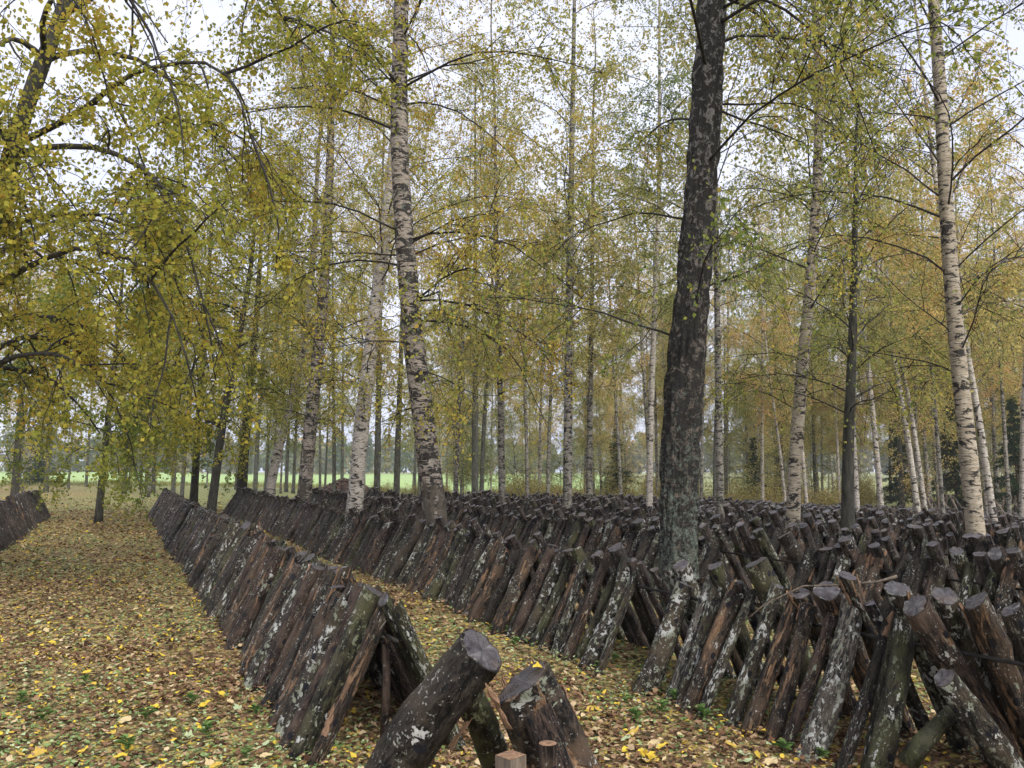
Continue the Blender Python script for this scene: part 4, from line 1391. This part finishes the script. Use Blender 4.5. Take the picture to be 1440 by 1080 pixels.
def far_wood():
    r = np.random.default_rng(3)
    Vs, tn = [], []
    n_tr = 420
    th = np.linspace(-0.95, 0.95, n_tr) + r.normal(0, 0.01, n_tr)
    Rd = r.uniform(300, 390, n_tr)
    x, y = np.sin(th) * Rd, np.cos(th) * Rd
    h = r.uniform(9, 17, n_tr)
    wv = r.uniform(2.5, 5, n_tr)
    m = 185
    uu = r.normal(0, 0.45, (n_tr, m, 2))
    zz = r.beta(1.5, 1.3, (n_tr, m))
    prof = np.sin(np.clip(zz, 0.02, 1) * 2.6 + 0.35)
    pos = np.stack([x[:, None] + uu[..., 0] * wv[:, None] * prof, y[:, None] + uu[..., 1] * wv[:, None] * prof, 1.0 + zz * h[:, None]], -1).reshape(-1, 3)
    base = np.repeat(np.clip(r.normal(0.42, 0.28, n_tr), 0, 1), m)
    V, q = leaf_quads(r, pos, 1.9, 0.3, 0.9)
    o = mesh_obj('far_wood', V, [q], leafmat('far_wood_leaf', [(0, (0.05, 0.08, 0.04)), (0.5, (0.16, 0.16, 0.07)), (0.8, (0.34, 0.25, 0.10)), (1, (0.42, 0.24, 0.10))], 0.2, 0), None, False,
                 {'tone': np.clip(base + r.normal(0, 0.08, len(pos)), 0, 1)})
    tag(o, 'hazy far-off wood across the meadow', 'wood', None, 'stuff')


far_wood()


def meadow_edge():
    r = np.random.default_rng(33)
    n = 15000
    y = 97 + np.abs(r.normal(0, 5, n)) * np.where(r.uniform(0, 1, n) < 0.7, -1, 1)
    x = r.uniform(-0.78, 0.13, n) * y
    pos = np.stack([x, y, ground(x, y) + 0.02], -1)
    h = r.uniform(0.25, 0.75, n)[:, None] * (0.3 + 1.2 * vnoise(np.stack([x * 0.15, y * 0.15, x * 0], -1)))[:, None]
    az = r.uniform(0, 6.28, n)
    sd_ = np.stack([np.cos(az), np.sin(az), az * 0], -1) * 0.05
    top = pos + np.stack([r.normal(0, 0.15, n), r.normal(0, 0.15, n), np.ones(n)], -1) * h
    V = np.stack([pos - sd_, pos + sd_, top], 1).reshape(-1, 3)
    o = mesh_obj('rough_grass', V, [np.arange(n * 3).reshape(n, 3)], leafmat('rough_grass', [(0, (0.12, 0.16, 0.05)), (0.6, (0.28, 0.28, 0.10)), (1, (0.40, 0.34, 0.17))], 0.3, 0), None, False,
                 {'tone': r.uniform(0, 1, n)})
    tag(o, 'ragged rough grass along the edge of the meadow', 'grass', None, 'stuff')


meadow_edge()


# ------------------------------------------------------------------ small things
def woodpile():
    b = foot(486, 62)
    r = np.random.default_rng(14)
    pts = []
    for i in range(520):
        a, q = r.uniform(0, 6.28), math.sqrt(r.uniform(0, 1))
        x, y = math.cos(a) * q * 2.6, math.sin(a) * q * 1.5
        z = 1.35 * (1 - q ** 1.3) * r.uniform(0.75, 1.0) + 0.06
        pts.append((x, y, z))
    pts = np.array(pts)
    d = rdir(r, len(pts)) * [1, 1, 0.35]
    d /= np.linalg.norm(d, axis=1, keepdims=True)
    L = r.uniform(0.15, 0.25, len(pts))[:, None]
    P = np.stack([pts - d * L, pts + d * L], 1)
    V, g = tubes(P, np.full((len(pts), 2), 0.085) * r.uniform(0.7, 1.2, (len(pts), 1)), 6, True)
    e = empty('firewood_heap', b, 'low brown heap of cut firewood on the grass behind the birches', 'woodpile')
    o = mesh_obj('firewood', V, g, [simple('firewood', (0.03, 0.018, 0.015), (0.12, 0.075, 0.06), 3, 0.8)], e, False)
    o['kind'] = 'stuff'


woodpile()


def pole_stack(px, Y, label):
    b = foot(px, Y)
    e = empty('pole_stack', b, label, 'pole stack', 'leaning pole stacks in the wood')
    r = np.random.default_rng(int(px))
    for i in range(11):
        x = -1.0 + 0.2 * i
        s = 1 if i % 2 else -1
        P = np.array([[x, s * 0.75, 0], [x + r.normal(0, 0.1) - 0.3, -s * 0.1, r.uniform(1.3, 1.6)]])
        V, g = tubes(P[None], np.array([[0.06, 0.05]]), 7, True)
        mesh_obj('pole', V, g, M_GREYWOOD if r.uniform() < 0.6 else M_POLE, e)


pole_stack(1327, 40, 'stack of grey poles leaning together behind the golden-white birch')
pole_stack(1416, 41, 'stack of grey poles leaning together under the dark spruce')


def feeder():
    b = foot(42, 88)
    e = empty('roofed_post', b, 'dark post with a small flat roof at the meadow edge beyond the path', 'post')
    for (x, w) in ((-0.12, 0.10), (0.14, 0.08)):
        P = np.array([[x, 0, 0], [x * 0.9, 0, 1.9]])
        V, g = tubes(P[None], np.array([[w, w]]), 6, True)
        mesh_obj('leg', V, g, M_TWIG, e)
    a, bb, zt = 0.42, 0.4, 2.0
    V = np.array([[-a, -bb, zt], [a, -bb, zt], [a, bb, zt], [-a, bb, zt], [-a, -bb, zt + 0.10], [a, -bb, zt + 0.10], [a, bb, zt + 0.10], [-a, bb, zt + 0.10], [0, -bb, zt + 0.28], [0, bb, zt + 0.28]])
    mesh_obj('roof', V, [[[0, 3, 2, 1], [1, 2, 6, 5], [3, 0, 4, 7], [4, 8, 9, 7], [8, 5, 6, 9]], [[0, 1, 5, 8, 4], [2, 3, 7, 9, 6]]], M_TWIG, e, False)
    Pb = np.array([[0, 0, 1.1], [0.02, 0, 1.85]])
    V, g = tubes(Pb[None], np.array([[0.20, 0.16]]), 8, True)
    mesh_obj('box', V, g, M_GREYWOOD, e)


feeder()


def big_leaf_mesh(name, outline, m, tone):
    n = len(outline)
    V = np.zeros((n + 1, 3))
    V[:n, :2] = outline
    rr = np.linalg.norm(V[:n, :2], axis=1)
    V[:n, 2] = 0.16 * rr + 0.14 * np.sin(np.arange(n) * 2.3 + tone * 9)
    i = np.arange(n)
    o = mesh_obj(name, V, [np.stack([i, (i + 1) % n, np.full(n, n)], -1)], m, None, False, {'tone': np.full(n, tone)})
    me = o.data
    bpy.data.objects.remove(o)
    return me


def maple_outline():
    out = []
    for k in range(7):
        a = -math.pi / 2 + 0.55 + (2 * math.pi - 1.1) * k / 6
        L = [0.55, 0.8, 0.95, 1.0, 0.95, 0.8, 0.55][k]
        for da, q in ((-0.22, 0.55), (-0.12, 0.82), (0, 1.0), (0.12, 0.82), (0.22, 0.55)):
            out.append((math.cos(a + da) * L * q, math.sin(a + da) * L * q))
        if k < 6:
            am = a + (2 * math.pi - 1.1) / 12
            out.append((math.cos(am) * 0.34, math.sin(am) * 0.34))
    out.append((0.04, -0.25))
    out.append((-0.04, -0.25))
    return np.array(out)


def oval_outline(w):
    a = np.linspace(0, 2 * math.pi, 13)[:-1]
    k = 1 + 0.14 * np.cos(a * 5 + w * 9)
    y = np.sin(a)
    return np.stack([np.cos(a) * w * k * (1 - 0.35 * y), y * (1 + 0.35 * (y > 0.9)) * k], -1)


LM = {'maple': big_leaf_mesh('maple_leaf', maple_outline(), M_LITTER, 0.80), 'yellow': big_leaf_mesh('fallen_leaf', oval_outline(0.75), M_LITTER, 0.80),
      'gold': big_leaf_mesh('fallen_leaf', oval_outline(0.7), M_LITTER, 0.755), 'green': big_leaf_mesh('fallen_leaf', oval_outline(0.6), M_LITTER, 0.99),
      'pale': big_leaf_mesh('fallen_leaf', oval_outline(0.65), M_LITTER, 0.68)}


def put_leaf(kind, loc, size, label, cat='leaf', group=None, name='fallen_leaf', tilt=0.25):
    o = bpy.data.objects.new(name, LM[kind])
    C.objects.link(o)
    o.location = tuple(float(q) for q in loc)
    o.rotation_euler = (R2.uniform(-tilt, tilt), R2.uniform(-tilt, tilt), R2.uniform(0, 6.28))
    o.scale = (size, size, size)
    tag(o, label, cat, group)


def gpt(px, py):
    """ground point under a photo pixel"""
    a = at(px, py, 1.0)
    k = CAM_H / (CAM_H - a[2])
    x, y = a[0] * k, k
    return np.array([x, y, float(ground(x, y)) + 0.022])


put_leaf('maple', gpt(908, 1058), 0.085, 'bright yellow maple leaf lying flat on the litter between the log rows', 'leaf', None, 'maple_leaf', 0.3)
put_leaf('yellow', np.array([0.115, 3.42, 0.862]), 0.036, 'small yellow leaf lying on the ragged stump-like log', tilt=0.2)
for kind, n, lab in (('yellow', 22, 'large bright yellow fallen leaf lying on the litter'), ('gold', 22, 'large golden fallen leaf lying on the litter'),
                     ('green', 22, 'pale green fallen leaf lying on the litter'), ('pale', 30, 'large pale tan fallen leaf lying on the litter')):
    c = 0
    while c < n:
        px = R2.choice([R2.uniform(0, 430), R2.uniform(0, 430), R2.uniform(820, 1100)])
        py = 1080 - 240 * R2.random() ** 1.3
        if px < 430 and px > 190 + (py - 725) * 0.68:
            continue
        if px > 800 and py < 985:
            continue
        put_leaf(kind, gpt(px, py), R2.uniform(0.03, 0.048), lab, 'leaf', lab.replace(' lying on the litter', 's'), tilt=0.4)
        c += 1


def herb_proto():
    e = empty('herb_plant', (0, 0, 0), 'x', 'plant', 'green plants among the fallen leaves')
    r = np.random.default_rng(77)
    out = np.array([(0, 0), (0.16, 0.22), (0.22, 0.5), (0.14, 0.8), (0, 1.0), (-0.14, 0.8), (-0.22, 0.5), (-0.16, 0.22)])
    for k in range(9):
        n = len(out)
        V = np.zeros((n, 3))
        V[:, 0] = out[:, 0] * 1.15
        V[:, 1] = out[:, 1]
        V[:, 2] = 0.45 * out[:, 1] - 0.5 * out[:, 1] ** 2 + np.abs(out[:, 0]) * 0.35 + 0.15
        o = mesh_obj('leaf', V, [[[0, 1, 2, 3], [0, 3, 4, 5], [0, 5, 6, 7]]], M_HERB, e, False, {'tone': np.full(3, r.uniform(0, 1))})
        o.rotation_euler = (r.uniform(0.1, 0.7), 0, k * 2.4 + r.uniform(-0.3, 0.3))
        o.scale = (r.uniform(0.05, 0.085),) * 3
        o.location = (0, 0, 0.01 + 0.008 * k)
    return e


hp = herb_proto()
spots = [(1105, 1058, 'by the foot of the long row, close to a bare patch'), (1158, 1066, 'by the foot of the long row, close to a bare patch'), (715, 888, None), (690, 885, None), (865, 925, None), (845, 938, None), (722, 905, None), (880, 985, None),
         (895, 1010, None), (930, 1000, None), (950, 985, None), (720, 880, None), (990, 1010, None), (905, 965, None), (315, 845, None), (330, 880, None), (205, 1008, None), (270, 985, None), (180, 1050, None), (290, 1030, None), (60, 1010, None), (120, 960, None), (30, 985, None), (360, 1000, None), (345, 1060, None)]
for i, (px, py, ex) in enumerate(spots):
    lab = 'small leafy green plant at the foot of the logs' if px > 400 else 'small leafy green plant sprouting through the fallen leaves on the path'
    g = gpt(px, py)
    g[2] -= 0.02
    if i == 0:
        hp.location = tuple(g)
        hp['label'] = lab
    else:
        copy_thing(hp, g, R2.uniform(0, 6.28), R2.uniform(0.7, 1.25), lab)


# ------------------------------------------------------------------ the damp air of the wood
def haze(density):
    x0, x1, y0, y1, z0, z1 = -420, 420, -40, 460, -3.5, 34
    V = np.array([[x0, y0, z0], [x1, y0, z0], [x1, y1, z0], [x0, y1, z0], [x0, y0, z1], [x1, y0, z1], [x1, y1, z1], [x0, y1, z1]])
    m = bpy.data.materials.new('damp_air')
    m.use_nodes = True
    nt = m.node_tree
    nt.nodes.clear()
    out = nt.nodes.new('ShaderNodeOutputMaterial')
    pv = nt.nodes.new('ShaderNodeVolumePrincipled')
    pv.inputs['Color'].default_value = (0.90, 0.93, 1.0, 1)
    pv.inputs['Density'].default_value = density
    nt.links.new(pv.outputs[0], out.inputs['Volume'])
    o = mesh_obj('haze', V, [[[0, 3, 2, 1], [4, 5, 6, 7], [0, 1, 5, 4], [1, 2, 6, 5], [2, 3, 7, 6], [3, 0, 4, 7]]], m, None, False)
    tag(o, 'thin damp haze hanging through the wood', 'haze', None, 'stuff')


haze(0.0005)
